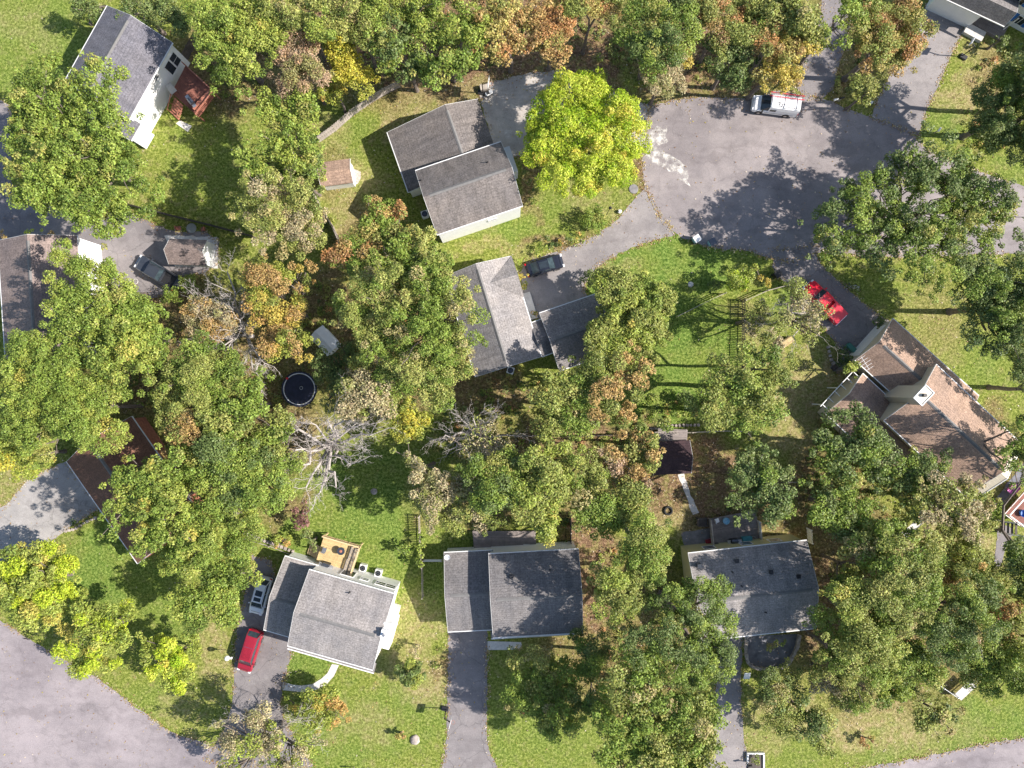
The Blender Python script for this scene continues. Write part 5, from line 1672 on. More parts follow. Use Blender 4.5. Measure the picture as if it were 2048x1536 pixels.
# --- woods along the top
T('green tree at the left end of the top woods', 'G', 9, [(455, 40, 62), (430, 100, 42), (470, 130, 52)])
T('yellow green tree in the top woods right of the first green one', 'Y', 9.5, [(505, 45, 48), (545, 75, 46), (500, 105, 45)])
T('dusty pink autumn tree in the top woods', 'P', 9, [(590, 90, 44), (615, 140, 44), (580, 165, 34)], dens=.85)
T('olive tree at the top edge above the dusty pink tree', 'K', 10, [(610, 25, 52), (560, 15, 36)])
T('golden yellow tree in the top woods by the board fence', 'W', 8, [(680, 95, 34), (700, 140, 42), (728, 170, 30)])
T('small orange yellow tree below the golden one in the top woods', 'A', 6, [(665, 182, 32)])
T('grey green tree at the top edge beside the golden tree', 'K', 10, [(690, 30, 48), (738, 60, 44)])
T('dark green tree behind the board fence', 'G', 9, [(790, 70, 48), (800, 112, 40), (850, 135, 34)], mixk='D', mixw=.5)
T('green tree above the chalky driveway in the top woods', 'G', 9.5, [(880, 40, 58), (920, 95, 56), (880, 130, 44), (945, 60, 40), (830, 20, 42)], mixk='Y', mixw=.3)
T('brown orange tree at the top edge left of the dark clearing', 'O', 9.5, [(1000, 20, 50), (1055, 60, 50), (1000, 90, 40)])
T('russet tree over the end of the chalky driveway', 'O', 9, [(1105, 35, 46), (1100, 90, 38), (1125, 10, 30)])
T('tall green tree right of the dark clearing', 'G', 10, [(1290, 45, 52), (1290, 105, 46), (1340, 70, 52), (1365, 25, 40)], mixk='D', mixw=.35)
T('tan autumn tree at the edge of the road below the tall green one', 'B', 8, [(1330, 145, 42), (1358, 112, 30), (1308, 170, 24)], mixk='A', mixw=.4)
T('red brown tree at the top edge above the van', 'O', 9, [(1420, 25, 42), (1460, 60, 40), (1490, 15, 34)], mixk='K', mixw=.25)
T('blue green tree in the woods left of the van', 'D', 8, [(1500, 60, 40), (1455, 112, 44), (1470, 148, 36)])
T('orange brown tree directly above the van', 'O', 9, [(1545, 95, 44), (1572, 135, 42), (1600, 95, 34), (1530, 150, 26)], mixk='A', mixw=.4)
T('olive tree at the top edge above the orange brown one', 'K', 10, [(1560, 25, 44), (1610, 40, 40)])
T('green tree over the shaded driveway at the top edge', 'G', 10, [(1680, 30, 44), (1715, 10, 40)], dens=.7)
T('orange tree on the island between the two top right driveways', 'O', 8.5, [(1740, 45, 52), (1800, 50, 50), (1760, 100, 46), (1820, 95, 36), (1728, 150, 30), (1800, 128, 28), (1845, 62, 24)], dens=.8, mixk='K', mixw=.35)
T('small dark tree at the tip of the driveway island', 'K', 5, [(1740, 178, 24), (1720, 195, 18)], dens=.8)
# --- lime maple
T('bright lime green maple between the white house and the road', 'L', 8.5, [(1140, 195, 52), (1190, 190, 44), (1095, 250, 50), (1150, 265, 60), (1230, 235, 52), (1085, 300, 42), (1130, 330, 56), (1200, 320, 58), (1255, 275, 40), (1170, 372, 32), (1238, 340, 34), (1070, 270, 30)], leaf=(.26, .10), dens=1.6, per=270, tight=True, fixed=True)
# --- right: the big oak and neighbours
T('huge green oak casting its shadow over the turning circle', 'G', 9, [(1690, 440, 72), (1745, 400, 58), (1800, 350, 56), (1870, 330, 62), (1850, 420, 78), (1920, 385, 66), (1780, 490, 68), (1860, 510, 72), (1940, 470, 66), (1990, 400, 40), (1660, 490, 36), (2010, 440, 36)], mixk='D', mixw=.4, twigs=20, fixed=True)
T('dark green tree at the right edge above the road', 'D', 7, [(1990, 255, 46), (2030, 220, 50), (2040, 290, 40), (2000, 190, 40), (2035, 150, 40)], mixk='G', mixw=.3, squash=1.0, dens=1.3)
T('shadowy tree beyond the right edge near the corner house', 'D', 11, [(2130, 190, 70), (2110, 100, 60), (2150, 290, 60)])
T('dark tree at the right edge below the big oak', 'D', 8, [(1985, 590, 60), (2035, 640, 60), (1940, 570, 40), (2040, 560, 50), (1980, 660, 46)], mixk='G', mixw=.2, squash=1.0, dens=1.3)
T('shadowy tree beyond the right edge beside the brown roofs', 'D', 8, [(2100, 800, 60), (2080, 740, 50)])
T('loose green tree hanging over the right end of the brown house', 'G', 11, [(2040, 860, 36), (2030, 930, 34)], dens=.8)
T('rounded shrub beside the top right porch', 'D', 1.6, [(1988, 88, 20), (2004, 78, 14)], name='shrub', cat='shrub')
# --- left middle
T('leafy green tree in the back yard between slate house and board fence', 'G', 8.5, [(545, 225, 40), (590, 250, 42), (610, 310, 44), (555, 300, 42), (500, 330, 36), (605, 205, 30)], mixk='Y', mixw=.3)
T('narrow green tree by the curved board fence', 'G', 7.5, [(618, 335, 34), (570, 345, 32), (600, 370, 30)], mixk='D', mixw=.3)
T('pale grey green tree above the orange and bare trees', 'K', 9, [(560, 430, 66), (520, 400, 44), (600, 400, 46), (600, 460, 48), (490, 390, 30)], mixk='B', mixw=.25, twigs=15)
T('orange tipped tree left of the two-wing white house', 'O', 8, [(760, 425, 34), (805, 420, 26), (740, 465, 40), (790, 470, 36), (700, 505, 38), (735, 520, 36), (665, 510, 24)], mixk='G', mixw=.35)
T('dull green tree below the orange tipped one', 'K', 9, [(830, 490, 40), (860, 530, 46), (800, 530, 46), (750, 560, 36)], mixk='G', mixw=.4)
T('great olive green oak left of the long grey roof', 'K', 11, [(740, 610, 60), (800, 600, 60), (870, 590, 56), (900, 640, 62), (850, 680, 66), (780, 680, 58), (920, 690, 40), (700, 620, 34), (870, 550, 42)], mixk='G', mixw=.5, twigs=20)
T('olive green tree below the great oak beside the long grey roof', 'K', 9.5, [(840, 745, 54), (890, 720, 46), (880, 770, 42), (800, 735, 40)], mixk='G', mixw=.3)
T('tan half bare tree right of the trampoline', 'B', 8, [(745, 745, 46), (710, 790, 40), (760, 790, 42)], mixk='K', mixw=.45, twigs=20)
T('blue green tree between hut and trampoline', 'D', 6, [(660, 735, 34), (685, 760, 34), (655, 800, 22), (700, 705, 26)])
T('round golden tree below the olive green tree', 'W', 5.5, [(815, 832, 38), (805, 858, 26), (838, 850, 26)], mixk='Y', mixw=.3)
T('orange and gold tree beside the pale bare branches', 'A', 8.5, [(515, 555, 36), (555, 575, 40), (610, 545, 22), (530, 620, 40), (585, 620, 32), (560, 680, 44), (595, 690, 30), (612, 580, 22)], mixk='O', mixw=.3, dens=.85, twigs=20)
T('tan leafed tree behind the pale bare branches', 'B', 7.5, [(400, 625, 36), (440, 640, 38), (400, 665, 30)], mixk='O', mixw=.4, dens=.8)
T('green tree overhanging the mauve roof', 'G', 10, [(130, 530, 34), (175, 555, 44), (125, 585, 30), (215, 575, 44)], mixk='Y', mixw=.4, dens=.9)
T('tall bright green tree left of the bare branches', 'Y', 10, [(150, 620, 50), (215, 630, 58), (270, 650, 52), (300, 690, 46), (240, 700, 60), (175, 690, 54)], mixk='G', mixw=.45)
T('tall yellow green tree below the mauve-roofed house', 'Y', 10, [(60, 700, 46), (110, 730, 58), (90, 790, 60), (160, 780, 58), (200, 850, 50), (150, 850, 50)], mixk='G', mixw=.5)
T('green tree at the left edge above the golden one', 'G', 9.5, [(25, 760, 48), (45, 830, 56), (80, 870, 46), (10, 860, 40)], mixk='Y', mixw=.3)
T('golden yellow tree at the left edge', 'W', 7.5, [(15, 915, 38), (45, 930, 28), (55, 905, 24)], mixk='Y', mixw=.2)
T('bright green tree over the umber roof', 'Y', 9, [(225, 778, 36), (195, 815, 34), (90, 888, 28)], mixk='G', mixw=.4)
T('mixed green tree right of the tall bright one', 'G', 9.5, [(385, 720, 50), (345, 770, 46), (400, 790, 52), (440, 740, 42)], mixk='K', mixw=.5)
T('speckled olive tree left of the trampoline yard', 'K', 9.5, [(455, 790, 50), (490, 830, 46), (440, 850, 46), (500, 780, 34)], mixk='G', mixw=.55)
T('olive tree with russet tips over the end of the umber roof', 'K', 9, [(352, 832, 34), (375, 862, 38), (365, 892, 30)], mixk='O', mixw=.25)
T('large yellow green tree below the umber roof', 'Y', 10, [(278, 962, 46), (335, 935, 40), (245, 1000, 36), (310, 990, 56), (290, 1050, 56), (350, 1060, 54)], mixk='G', mixw=.45)
T('large green tree in the left centre beside the dead tree', 'G', 10, [(420, 920, 50), (470, 950, 52), (520, 930, 42), (500, 990, 46), (545, 985, 34), (440, 900, 40)], mixk='D', mixw=.3)
T('bright yellow green tree above the pine deck garden', 'Y', 9.5, [(390, 990, 54), (430, 1040, 56), (390, 1090, 50), (480, 1050, 46), (350, 1120, 34), (470, 1090, 32)], mixk='G', mixw=.3)
T('green tree left of the silver SUV', 'G', 7.5, [(470, 1140, 42), (430, 1165, 44), (450, 1205, 40), (395, 1195, 40), (380, 1230, 34)], mixk='Y', mixw=.5)
T('wispy light green tree at the left edge by the street', 'Y', 6, [(60, 1130, 44), (110, 1140, 40), (30, 1180, 42), (90, 1190, 52), (130, 1190, 34), (50, 1220, 34)], mixk='L', mixw=.25, leaf=(.30, .13), dens=.95)
T('wispy light green tree on the street bend', 'Y', 6, [(185, 1240, 44), (230, 1245, 40), (150, 1280, 40), (210, 1290, 48), (170, 1320, 34), (240, 1270, 30)], mixk='L', mixw=.2, leaf=(.30, .13), dens=.95)
T('small lime tree on the corner lawn by the street', 'L', 4.5, [(330, 1300, 36), (370, 1300, 34), (350, 1340, 38), (310, 1330, 22)], mixk='Y', mixw=.5, leaf=(.30, .13))
T('sparse yellowing tree at the bottom edge by the street', 'B', 6, [(480, 1480, 52), (530, 1450, 50), (550, 1510, 54), (600, 1500, 42), (480, 1530, 42), (560, 1560, 40)], mixk='Y', mixw=.3, dens=.55, per=170, twigs=60)
T('yellow tipped tree beside the curved white path', 'A', 3.2, [(630, 1410, 30), (662, 1400, 28), (675, 1430, 26), (640, 1440, 26)], mixk='Y', mixw=.4)
T('low bright shrubs left of the yellow tipped tree', 'Y', 1.8, [(590, 1412, 20), (612, 1425, 22), (578, 1400, 12)], name='shrub', cat='shrub')
T('spiky yellow green conifer on the lawn right of the pale-roofed house', 'Y', 2.6, [(822, 1345, 24), (800, 1340, 14), (842, 1352, 16), (818, 1362, 16), (826, 1326, 13)], leaf=(.55, .12), dens=1.6, squash=.9, mixk='D', mixw=.3)
T('thin bare twiggy bush on the lawn above the conifer', 'B', 1.6, [(832, 1300, 16)], name='shrub', cat='shrub', dens=.5)
T('round maroon leafed bush beside the bright back lawn', 'M', 2.4, [(598, 1034, 27)], name='shrub', cat='shrub', squash=.8)
T('dark green shrub at the left corner of the pine deck', 'D', 2.2, [(618, 1080, 18), (630, 1090, 14)], name='shrub', cat='shrub')
T('rust coloured bush in the stone edged bed', 'A', 1.2, [(570, 1082, 16), (552, 1088, 12)], name='shrub', cat='shrub')
T('small brown bush on the front lawn beside the pale boulder', 'O', 1.0, [(797, 1474, 12), (805, 1470, 8)], name='shrub', cat='shrub', dens=.8)
T('creeper clump growing on the picket fence', 'G', 1.6, [(843, 1095, 14), (842, 1120, 14), (846, 1075, 10)], name='creeper', cat='creeper', trunk=False)
T('green bush at the corner of the picket fence lawn', 'G', 1.8, [(812, 1098, 16), (800, 1104, 12)], name='shrub', cat='shrub')
# --- centre
T('feathery yellow green tree over the garage wing by the curved driveway', 'Y', 6.5, [(1225, 580, 42), (1275, 585, 44), (1310, 625, 42), (1250, 630, 48), (1220, 670, 42), (1290, 675, 44), (1240, 700, 34)], mixk='K', mixw=.45, leaf=(.32, .13))
T('small lime shrub at the gap in the rail fence', 'L', 3.2, [(1480, 560, 30), (1462, 552, 16), (1496, 572, 16)], mixk='Y', mixw=.5)
T('speckled autumn tree below the garage wing', 'K', 9, [(1210, 740, 44), (1260, 740, 44), (1210, 795, 46), (1270, 780, 34), (1240, 840, 34)], mixk='O', mixw=.35, dens=.85)
T('olive tree in the shaded garden below the grey garage', 'K', 8.5, [(1110, 790, 44), (1150, 830, 44), (1110, 850, 36), (1165, 790, 34)], mixk='G', mixw=.4, dens=.8, twigs=15)
T('thin half bare tree above the red pickup driveway', 'B', 7.5, [(1590, 600, 36), (1625, 630, 34), (1570, 640, 34), (1610, 665, 30), (1640, 670, 18)], mixk='K', mixw=.4, dens=.6, per=140, twigs=40)
T('narrow half bare tree beside the dark picket fence', 'B', 6.5, [(1520, 625, 26), (1500, 650, 24)], mixk='K', mixw=.5, dens=.6, twigs=20)
T('green tree on the dry lawn in front of the brown house', 'G', 9.5, [(1490, 740, 40), (1530, 770, 42), (1490, 800, 40), (1530, 820, 34), (1450, 780, 40), (1540, 720, 30), (1500, 700, 26), (1455, 830, 26)], mixk='K', mixw=.55, dens=.8, per=190)
T('little green tree at the low corner of the brown garage', 'Y', 3.2, [(1697, 745, 20), (1712, 740, 12)], mixk='D', mixw=.3)
T('small tree in the corner bed by the red pickup driveway', 'A', 2.2, [(1530, 560, 16), (1512, 535, 12)], name='shrub', cat='shrub')
T('dark leafy tree below the low brown roof', 'G', 8, [(1690, 870, 50), (1745, 885, 46), (1690, 930, 46), (1760, 930, 40), (1640, 890, 26)], mixk='D', mixw=.5)
T('dark green tree against the long wall of the brown house', 'G', 8, [(1830, 930, 32), (1870, 925, 30), (1800, 960, 36), (1850, 970, 32)], mixk='D', mixw=.45)
T('deep green tree right of the yellow house corner', 'D', 8, [(1680, 990, 44), (1700, 1040, 46), (1650, 1030, 34), (1735, 1050, 30)], mixk='G', mixw=.4)
T('blue green round tree above the cluttered grey deck', 'D', 8.5, [(1500, 930, 42), (1540, 960, 48), (1500, 985, 46), (1550, 1015, 36), (1480, 950, 30)], mixk='G', mixw=.15)
T('tan and green tree between brown house and white deck', 'K', 9, [(1880, 990, 44), (1930, 1000, 46), (1900, 1050, 50), (1960, 1030, 34), (1850, 1040, 34), (1940, 960, 24)], mixk='B', mixw=.4)
T('small green tree touching the white deck railing', 'G', 5, [(1998, 1030, 18), (1985, 1015, 18)])
T('green tree in the centre above the charcoal roof', 'G', 9.5, [(960, 940, 36), (1010, 950, 46), (990, 990, 42), (1040, 920, 30)], mixk='D', mixw=.35)
T('yellow olive tree in the centre above the charcoal roof', 'Y', 9.5, [(1080, 940, 46), (1100, 990, 44), (1050, 1010, 40), (1090, 1050, 40), (1110, 900, 30)], mixk='K', mixw=.6)
T('half bare tan tree at the left of the centre trees', 'B', 8, [(870, 1000, 40), (900, 1030, 36), (860, 1040, 26), (850, 940, 26)], mixk='K', mixw=.45, dens=.75, twigs=20)
T('dull tree beside the half bare one over the shaded deck', 'K', 8.5, [(950, 1020, 40), (930, 985, 32), (985, 1040, 26)], mixk='B', mixw=.3, dens=.9)
T('russet tree left of the plum brown shed', 'P', 9, [(1230, 920, 34), (1250, 950, 32), (1280, 960, 26)], mixk='O', mixw=.5)
T('olive tree reaching over the plum brown shed', 'K', 9, [(1280, 895, 38), (1315, 905, 26), (1300, 920, 24)], mixk='O', mixw=.3)
T('green olive tree left of the bare earth yard', 'K', 9, [(1180, 985, 44), (1220, 1020, 46), (1260, 1000, 38), (1170, 1030, 34), (1290, 1010, 20)], mixk='G', mixw=.5)
T('slender green tree in the strip between charcoal and yellow houses', 'G', 12, [(1285, 1060, 42), (1300, 1110, 44), (1260, 1100, 34), (1290, 1150, 36)], mixk='K', mixw=.4)
T('yellow olive tree right of the charcoal roof', 'K', 11, [(1225, 1160, 36), (1245, 1205, 40), (1210, 1195, 34), (1240, 1240, 26), (1200, 1150, 26)], mixk='Y', mixw=.35)
T('great dark green oak overhanging the left end of the yellow house', 'G', 11, [(1380, 1200, 54), (1430, 1180, 32), (1330, 1210, 46), (1420, 1250, 48), (1350, 1270, 56), (1430, 1300, 44), (1380, 1330, 54), (1300, 1290, 46), (1440, 1340, 30)], mixk='D', mixw=.35, twigs=20)
T('great olive oak at the bottom edge left of the right driveway', 'K', 11, [(1270, 1360, 56), (1330, 1400, 60), (1250, 1430, 56), (1310, 1470, 62), (1390, 1430, 52), (1240, 1500, 52), (1390, 1490, 50), (1330, 1540, 56), (1410, 1540, 34)], mixk='G', mixw=.55, twigs=20)
T('dim green tree in shade on the lawn right of the long driveway', 'K', 5.5, [(1060, 1340, 46), (1110, 1350, 50), (1080, 1400, 50), (1130, 1420, 44), (1040, 1390, 32), (1150, 1370, 40), (1110, 1455, 30)], mixk='G', mixw=.45, dens=.9)
T('dim tree below the charcoal house beside the great oak', 'D', 6, [(1190, 1310, 44), (1180, 1400, 40), (1160, 1280, 26)], mixk='G', mixw=.4, dens=.8)
# --- lower right
T('yellow green tree right of the yellow house', 'Y', 11, [(1700, 1200, 40), (1740, 1240, 48), (1700, 1270, 44), (1770, 1290, 44), (1670, 1180, 26)], mixk='K', mixw=.6)
T('olive tree in the middle of the lower right woods', 'K', 11.5, [(1790, 1130, 50), (1840, 1170, 52), (1780, 1190, 46), (1820, 1230, 48), (1850, 1120, 36)], mixk='G', mixw=.4)
T('gold and olive tree below the white deck', 'A', 8, [(1890, 1100, 40), (1940, 1120, 42), (1970, 1150, 36), (1910, 1150, 40), (1860, 1090, 26)], mixk='K', mixw=.5)
T('deep green tree in the lower right woods', 'G', 11, [(1910, 1220, 46), (1960, 1190, 46), (1900, 1290, 50), (1950, 1260, 46), (1880, 1260, 34)], mixk='D', mixw=.5)
T('russet tree at the right edge of the lower right woods', 'O', 8.5, [(2010, 1200, 36), (2030, 1260, 36), (1990, 1240, 30), (1885, 1200, 20)], mixk='K', mixw=.4)
T('green tree at the right edge above the lower right lawn', 'G', 8, [(1990, 1310, 44), (1960, 1340, 40), (2020, 1350, 40), (2040, 1310, 30)], mixk='Y', mixw=.3)
T('small bright green tree left of the white fence corner', 'G', 6.5, [(1760, 1350, 36), (1795, 1370, 32), (1770, 1390, 28)], mixk='Y', mixw=.3)
T('thin olive tree on the dry lawn below the yellow house', 'K', 5.5, [(1600, 1420, 34), (1640, 1440, 36), (1650, 1480, 26), (1560, 1400, 26), (1590, 1460, 24)], mixk='D', mixw=.4, dens=.7)
T('thin tree in shade right of the walled patio', 'K', 6, [(1680, 1360, 36), (1640, 1350, 32), (1700, 1400, 30)], mixk='B', mixw=.3, dens=.8)
T('olive tree hanging over the lower right lawn', 'K', 5.5, [(1850, 1400, 38), (1890, 1430, 38), (1860, 1450, 28), (1820, 1380, 26)], mixk='D', mixw=.3, dens=.75)
T('dull green tree right of the bare patch by the yellow house', 'K', 8, [(1660, 1300, 34), (1690, 1320, 32)], mixk='G', mixw=.4)
T('loose tree at the left of the lower right woods', 'G', 7, [(1700, 1150, 34), (1735, 1125, 28), (1680, 1170, 22)], mixk='K', mixw=.5, dens=.75)
T('brown dead brush at the edge of the bottom right lawn', 'O', .9, [(1728, 1484, 15), (1742, 1478, 10)], name='shrub', cat='shrub', dens=.6)
T('olive tree filling the woods between brown house and lower right lawn', 'K', 9, [(1760, 1080, 40), (1720, 1100, 36), (1800, 1070, 32)], mixk='G', mixw=.4)
T('green tree beside the white deck path', 'G', 8, [(1830, 1290, 44), (1850, 1340, 40), (1800, 1310, 36)], mixk='Y', mixw=.4)
T('wide olive tree over the dry grass right of the walled patio', 'K', 8, [(1650, 1230, 30), (1690, 1330, 38), (1740, 1350, 30), (1720, 1390, 34)], mixk='G', mixw=.5)
T('spreading thin tree on the lawn beside the bottom right driveway', 'K', 5, [(1540, 1390, 34), (1580, 1360, 30), (1560, 1430, 34), (1530, 1350, 24)], mixk='D', mixw=.5, dens=.7)
T('green tree over the back fence of the bright lawn', 'G', 9, [(1400, 800, 32), (1430, 830, 34), (1490, 855, 30)], mixk='K', mixw=.5, dens=.8)
T('grey green tree shading the bright lawn beside the picket fence', 'K', 9, [(1540, 690, 28), (1555, 740, 34), (1440, 745, 30)], mixk='B', mixw=.3, dens=.7)
T('olive tree between the plum shed and the russet tree', 'K', 9.5, [(1330, 850, 22), (1290, 865, 26)], mixk='G', mixw=.4)
T('green tree filling the woods at the top edge above the board fence', 'G', 10, [(760, 15, 44), (850, 30, 40), (650, 50, 36)], mixk='Y', mixw=.5)
T('brown olive tree above the dark clearing at the top edge', 'O', 9.5, [(1210, 10, 36), (1160, 5, 34)], mixk='K', mixw=.5)
T('dull green tree between the autumn trees at the top right', 'G', 9.5, [(1520, 40, 38), (1640, 80, 26), (1590, 60, 34)], mixk='K', mixw=.5)
T('olive tree right of the feathery garage tree', 'K', 8.5, [(1190, 730, 34), (1230, 760, 30), (1140, 760, 28)], mixk='Y', mixw=.3)
T('tan tree filling the wooded middle left of the centre', 'B', 8, [(820, 920, 28), (840, 960, 28), (900, 960, 24)], mixk='K', mixw=.5, dens=.7)
T('green tree right of the big centre oak by the trampoline', 'G', 9, [(560, 850, 36), (540, 900, 36), (585, 930, 26)], mixk='K', mixw=.5)
T('olive tree over the shaded yard below the trampoline', 'K', 8, [(500, 880, 30), (370, 930, 34), (410, 860, 34)], mixk='G', mixw=.4)
T('golden olive tree between the centre trees and the russet one', 'Y', 9.5, [(1160, 930, 36), (1130, 960, 34), (1200, 950, 26)], mixk='K', mixw=.6)
T('dark tree shading the slab path at the right edge', 'D', 9, [(2040, 1110, 40), (2070, 1160, 50), (2060, 900, 40)], mixk='G', mixw=.3)
T('tall shadowy tree beyond the top right corner', 'D', 12, [(2160, 20, 70), (2180, 120, 60), (2120, 330, 50)])
T('tall tree beyond the right edge above the lower right lawn', 'G', 12, [(2110, 1250, 60), (2130, 1340, 60), (2100, 1420, 40)])
# --- shrubs by houses and drives
SH = [(1184, 440, 26, 'G', 1.5, 'broad leafy shrub around the lantern lamp post'), (1208, 448, 14, 'Y', 1.1, 'bright shrub at the drive side of the lantern lamp post'), (1103, 483, 13, 'D', 1.0, 'blue green shrub in the driveway bed, leftmost of two blue ones'),
      (1140, 474, 11, 'D', .9, 'blue green shrub in the driveway bed, rightmost of two blue ones'), (1124, 487, 9, 'A', .6, 'golden shrub between the blue green shrubs'), (1157, 470, 9, 'A', .6, 'golden shrub at the right end of the driveway bed'),
      (1086, 494, 12, 'G', .9, 'green shrub at the left end of the driveway bed'), (1068, 503, 12, 'Y', .8, 'yellow green shrub above the black sedan'), (1040, 520, 11, 'Y', .9, 'yellow green shrub behind the boot of the black sedan'),
      (1045, 552, 11, 'A', .8, 'golden shrub between the black sedan and the grey roof'), (1052, 572, 11, 'A', .8, 'orange shrub by the entrance slab of the grey-roofed house'), (1072, 625, 10, 'O', .8, 'rusty shrub beside the entrance slab'),
      (1178, 560, 20, 'D', 1.6, 'dark shrub at the corner of the driveway below the feathery tree'), (1200, 545, 16, 'Y', 1.4, 'olive shrub right of the dark driveway corner shrub'),
      (1052, 345, 9, 'D', .8, 'clipped shrub at the end wall of the white house, topmost of four'), (1058, 362, 9, 'D', .8, 'clipped shrub at the end wall of the white house, second of four'), (1063, 380, 10, 'D', .8, 'clipped shrub at the end wall of the white house, third of four'), (1064, 400, 11, 'G', .8, 'clipped shrub at the end wall of the white house, lowest of four'),
      (1300, 828, 20, 'G', 1.3, 'bright garden plant in the shaded back of the bright lawn'), (1340, 830, 16, 'G', 1.1, 'leafy garden plant right of the bright garden plant'), (1375, 800, 24, 'D', 1.4, 'dark garden shrub in the shade of the bright lawn'),
      (1560, 1283, 12, 'G', .7, 'green plant at the house wall inside the walled patio'), (1542, 1290, 14, 'K', .8, 'olive plant inside the walled patio'), (1510, 1520, 13, 'Y', .8, 'leafy plant in the white edged flower bed'),
      (66, 466, 16, 'L', 1.6, 'bright bush behind the mauve roof'), (100, 470, 14, 'O', 1.4, 'russet bush behind the mauve roof'), (5, 470, 12, 'O', 1.2, 'orange bush at the left edge by the mauve roof'),
      (1760, 645, 18, 'D', 1.2, 'dark spiky shrub at the garage corner of the brown house'), (1688, 715, 20, 'D', 1.3, 'dark shrub beside the green storage chest'), (1985, 1132, 12, 'B', 1.2, 'dry brown bush at the foot of the dark path'),
      (380, 570, 22, 'G', 1.6, 'green bush behind the tail of the dark grey pickup'), (345, 590, 22, 'G', 1.8, 'dark green bush below the dark grey pickup'), (1455, 1010, 12, 'D', 1.0, 'dark bush above the cluttered grey deck'),
      (1210, 160, 14, 'K', 1.0, 'low brush at the dark clearing above the maple'), (1675, 175, 14, 'K', 1.0, 'low brush at the top of the driveway island'), (150, 1046, 9, 'D', .6, 'low plant in the bed by the concrete driveway'),
      (1432, 570, 18, 'D', .8, 'dark low shrub in the shade of the lime shrub'), (1050, 1420, 14, 'O', .8, 'rusty low bush on the lawn right of the long driveway'), (560, 1240, 7, 'Y', .5, 'tiny plant by the garage wall of the pale-roofed house')]
for (u, v, r, kd, z, lb) in SH[:-1]:
    T(lb, kd, z, [(u, v, r)], name='shrub', cat='shrub', dens=2.2, leaf=(.2, .13), per=200, squash=.8, trunk=False)
# --- bare trees
dead_tree('big dead tree with bleached limbs above the back lawn', (668, 888), [(592, 860, 0), (600, 930, 0), (612, 975, -1), (640, 985, -1), (672, 975, -1), (700, 930, 0), (742, 870, 0), (720, 850, 0), (655, 840, 1), (690, 840, 1), (590, 900, 0), (632, 850, 0)], 8, 11, .3, depth=4)
dead_tree('pale bare tree by the orange and gold tree', (505, 672), [(455, 545, 0), (470, 600, 0), (400, 600, 0), (395, 685, 0), (450, 690, 0), (505, 740, -1), (525, 765, -2), (540, 620, 0), (480, 640, 1), (430, 625, 0)], 8, 12, .25, depth=4)
dead_tree('grey twiggy tree in the wooded middle', (940, 862), [(890, 870, 0), (900, 900, 0), (940, 910, 0), (990, 900, 0), (1015, 870, 0), (960, 830, 0), (925, 840, 0), (985, 845, 0)], 7, 13, .2, depth=4)
T('sparse tan leaves tree around the grey twiggy one', 'B', 7, [(960, 880, 44), (1000, 900, 30), (920, 895, 26)], dens=.35, per=40, twigs=15, mixk='K', mixw=.3)
dead_tree('thin bare tree at the bottom edge by the driveway', (540, 1452), [(470, 1440, 0), (500, 1500, 0), (560, 1520, 0), (600, 1480, 0), (590, 1440, 0), (520, 1420, 0), (545, 1540, 0)], 5.5, 14, .16, depth=4)
dead_tree('bare grey tree standing over the red pickup', (1600, 628), [(1560, 650, 0), (1550, 610, 0), (1600, 590, 0), (1640, 620, 0), (1635, 670, 0), (1590, 680, 0)], 7.5, 15, .18, depth=3)
print('LEAVES', LEAVES)

# ------------------------------------------------------------------ fallen leaves
def litter():
    rng = np.random.RandomState(3)
    n = 52000
    x = rng.uniform(-66, 66, n)
    y = rng.uniform(-50, 50, n)
    l, t, d = cover(x, y)
    keep = rng.rand(n) < np.clip(.12 + .8 * d + .35 * t - .1 * l, .05, 1)
    x, y = x[keep], y[keep]
    ex, ey = [], []
    for a_, b_ in EDGES:
        L_ = math.hypot(b_[0] - a_[0], b_[1] - a_[1])
        m_ = rng.poisson(16 * L_ * rng.choice([.3, 1, 1.8]))
        f_ = rng.rand(m_)
        ex.append(a_[0] + (b_[0] - a_[0]) * f_ + rng.normal(size=m_) * .22)
        ey.append(a_[1] + (b_[1] - a_[1]) * f_ + rng.normal(size=m_) * .22)
    x = np.concatenate([x] + ex)
    y = np.concatenate([y] + ey)
    n = len(x)
    a = rng.uniform(0, 6.28, n)
    s = rng.uniform(.05, .13, n)
    z = np.full(n, .045) + rng.uniform(0, .02, n)
    dx, dy = np.cos(a) * s, np.sin(a) * s
    tl = rng.normal(size=n) * .03
    v = np.stack([np.stack([x - dx, y - dy, z - tl], 1), np.stack([x + dy * .6, y - dx * .6, z + .01], 1), np.stack([x + dx, y + dy, z + tl], 1), np.stack([x - dy * .6, y + dx * .6, z + .01], 1)], 1).reshape(-1, 3)
    me = bpy.data.meshes.new('fallen_leaves')
    me.vertices.add(4 * n)
    me.vertices.foreach_set('co', v.astype(np.float32).ravel())
    me.loops.add(4 * n)
    me.loops.foreach_set('vertex_index', np.arange(4 * n, dtype=np.int32))
    me.polygons.add(n)
    me.polygons.foreach_set('loop_start', np.arange(n, dtype=np.int32) * 4)
    me.update(calc_edges=True)
    pal = np.array([(.42, .28, .14), (.5, .4, .26), (.3, .17, .09), (.6, .52, .4), (.45, .36, .1)])
    col = pal[rng.randint(0, 5, n)] * rng.uniform(.7, 1.3, (n, 1))
    at = me.attributes.new('tint', 'FLOAT_COLOR', 'FACE')
    at.data.foreach_set('color', np.concatenate([col, np.ones((n, 1))], 1).astype(np.float32).ravel())
    me.materials.append(M['leaf'])
    o = bpy.data.objects.new('fallen_leaves', me)
    C.objects.link(o)
    tag(o, 'dry fallen leaves scattered over lawns and bare earth', 'fallen leaves', kind='stuff')
litter()

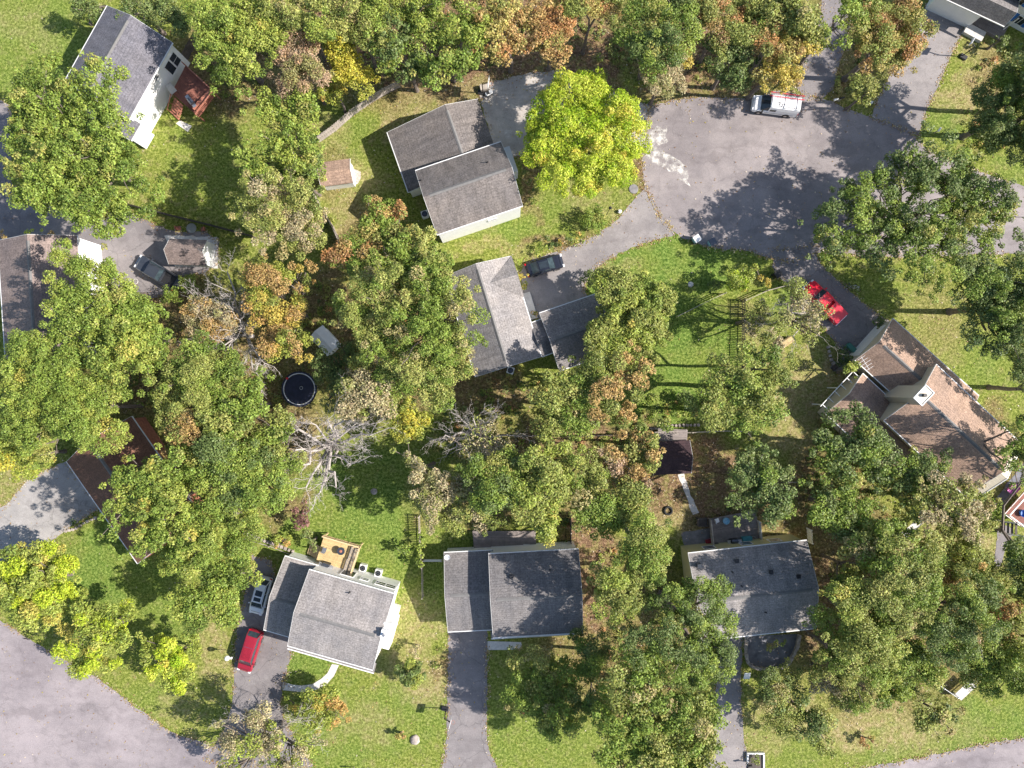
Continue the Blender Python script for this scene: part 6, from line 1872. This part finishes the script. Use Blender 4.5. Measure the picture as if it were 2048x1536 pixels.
# ------------------------------------------------------------------ low undergrowth of the wooded parts
UG = [(470, 150, 60, 50), (560, 60, 150, 60), (750, 80, 120, 80), (950, 60, 100, 80), (1180, 60, 80, 60), (1300, 100, 80, 70), (1450, 110, 110, 60), (1560, 100, 60, 70), (1740, 90, 50, 60), (350, 740, 150, 80), (480, 800, 120, 80),
      (440, 640, 100, 50), (700, 690, 110, 90), (820, 680, 110, 130), (620, 610, 60, 50), (1050, 790, 100, 50), (950, 840, 90, 40), (1050, 900, 200, 26), (1230, 890, 60, 60), (1000, 990, 160, 50), (1180, 1000, 90, 60), (1700, 940, 100, 90),
      (1640, 1000, 60, 50), (1780, 1010, 60, 50), (1780, 1160, 120, 100), (1880, 1220, 120, 100), (1720, 1260, 70, 80), (1230, 1180, 50, 90), (1260, 1340, 70, 70), (1320, 1440, 90, 90), (2000, 900, 30, 60), (1970, 260, 50, 60), (2000, 140, 50, 50),
      (430, 1000, 120, 80), (320, 1000, 50, 60), (140, 800, 100, 60), (1340, 815, 60, 30), (1420, 820, 60, 30), (1110, 485, 60, 10), (655, 470, 14, 40), (1690, 175, 40, 20), (1130, 1090, 10, 30), (880, 1320, 12, 30)]
def undergrowth():
    rng = np.random.RandomState(21)
    cl = []
    for (u, v, ru, rv) in UG:
        n = int(ru * rv / 70)
        for _ in range(n):
            a, q = rng.uniform(0, 6.28), math.sqrt(rng.rand())
            p_ = P(u + ru * q * math.cos(a), v + rv * q * math.sin(a))
            r = rng.uniform(.18, .6)
            pal = PAL['G' if rng.rand() < .35 else ('D' if rng.rand() < .35 else ('K' if rng.rand() < .6 else 'O'))]
            cl.append(np.array([p_.x, p_.y, r * .6, r, *pal[rng.randint(len(pal))][1]]))
    me, n = leaf_mesh('undergrowth', cl, (.24, .14), rng, per=110, flat=.8)
    o = bpy.data.objects.new('undergrowth', me)
    C.objects.link(o)
    tag(o, 'low weeds and seedlings under the trees', 'undergrowth', kind='stuff')
undergrowth()

# repeats share a group
GROUPS = {'tree': 'trees of the wooded house lots', 'shrub': 'garden shrubs', 'fence': 'fences between the yards', 'air conditioner': 'air conditioners beside the houses', 'bench': 'benches on the pine deck',
          'bin': 'bins by the road', 'basketball hoop': 'basketball hoops by the driveways', 'letterbox': 'letterboxes along the road', 'shed': 'backyard sheds', 'house': 'houses of the neighbourhood', 'deck': 'decks behind the houses',
          'grill': 'barbecues on the decks', 'chair': 'loose outdoor chairs', 'suv': 'parked SUVs', 'pickup truck': 'parked pickup trucks', 'bicycle': 'bicycles at the lawn edge', 'boulder': 'boulders on the lawns', 'panel': 'loose pale panels',
          'lamp post': 'garden lamp posts', 'edging': 'stone edgings', 'rock': 'white verge rocks', 'tub': 'plastic tubs on the decks', 'chest': 'storage chests', 'hoop': 'loose hoops', 'table': 'outdoor tables', 'box': 'loose boxes'}
for o in C.objects:
    if o.parent is None and o.get('category') in GROUPS and not o.get('group'):
        o['group'] = GROUPS[o['category']]
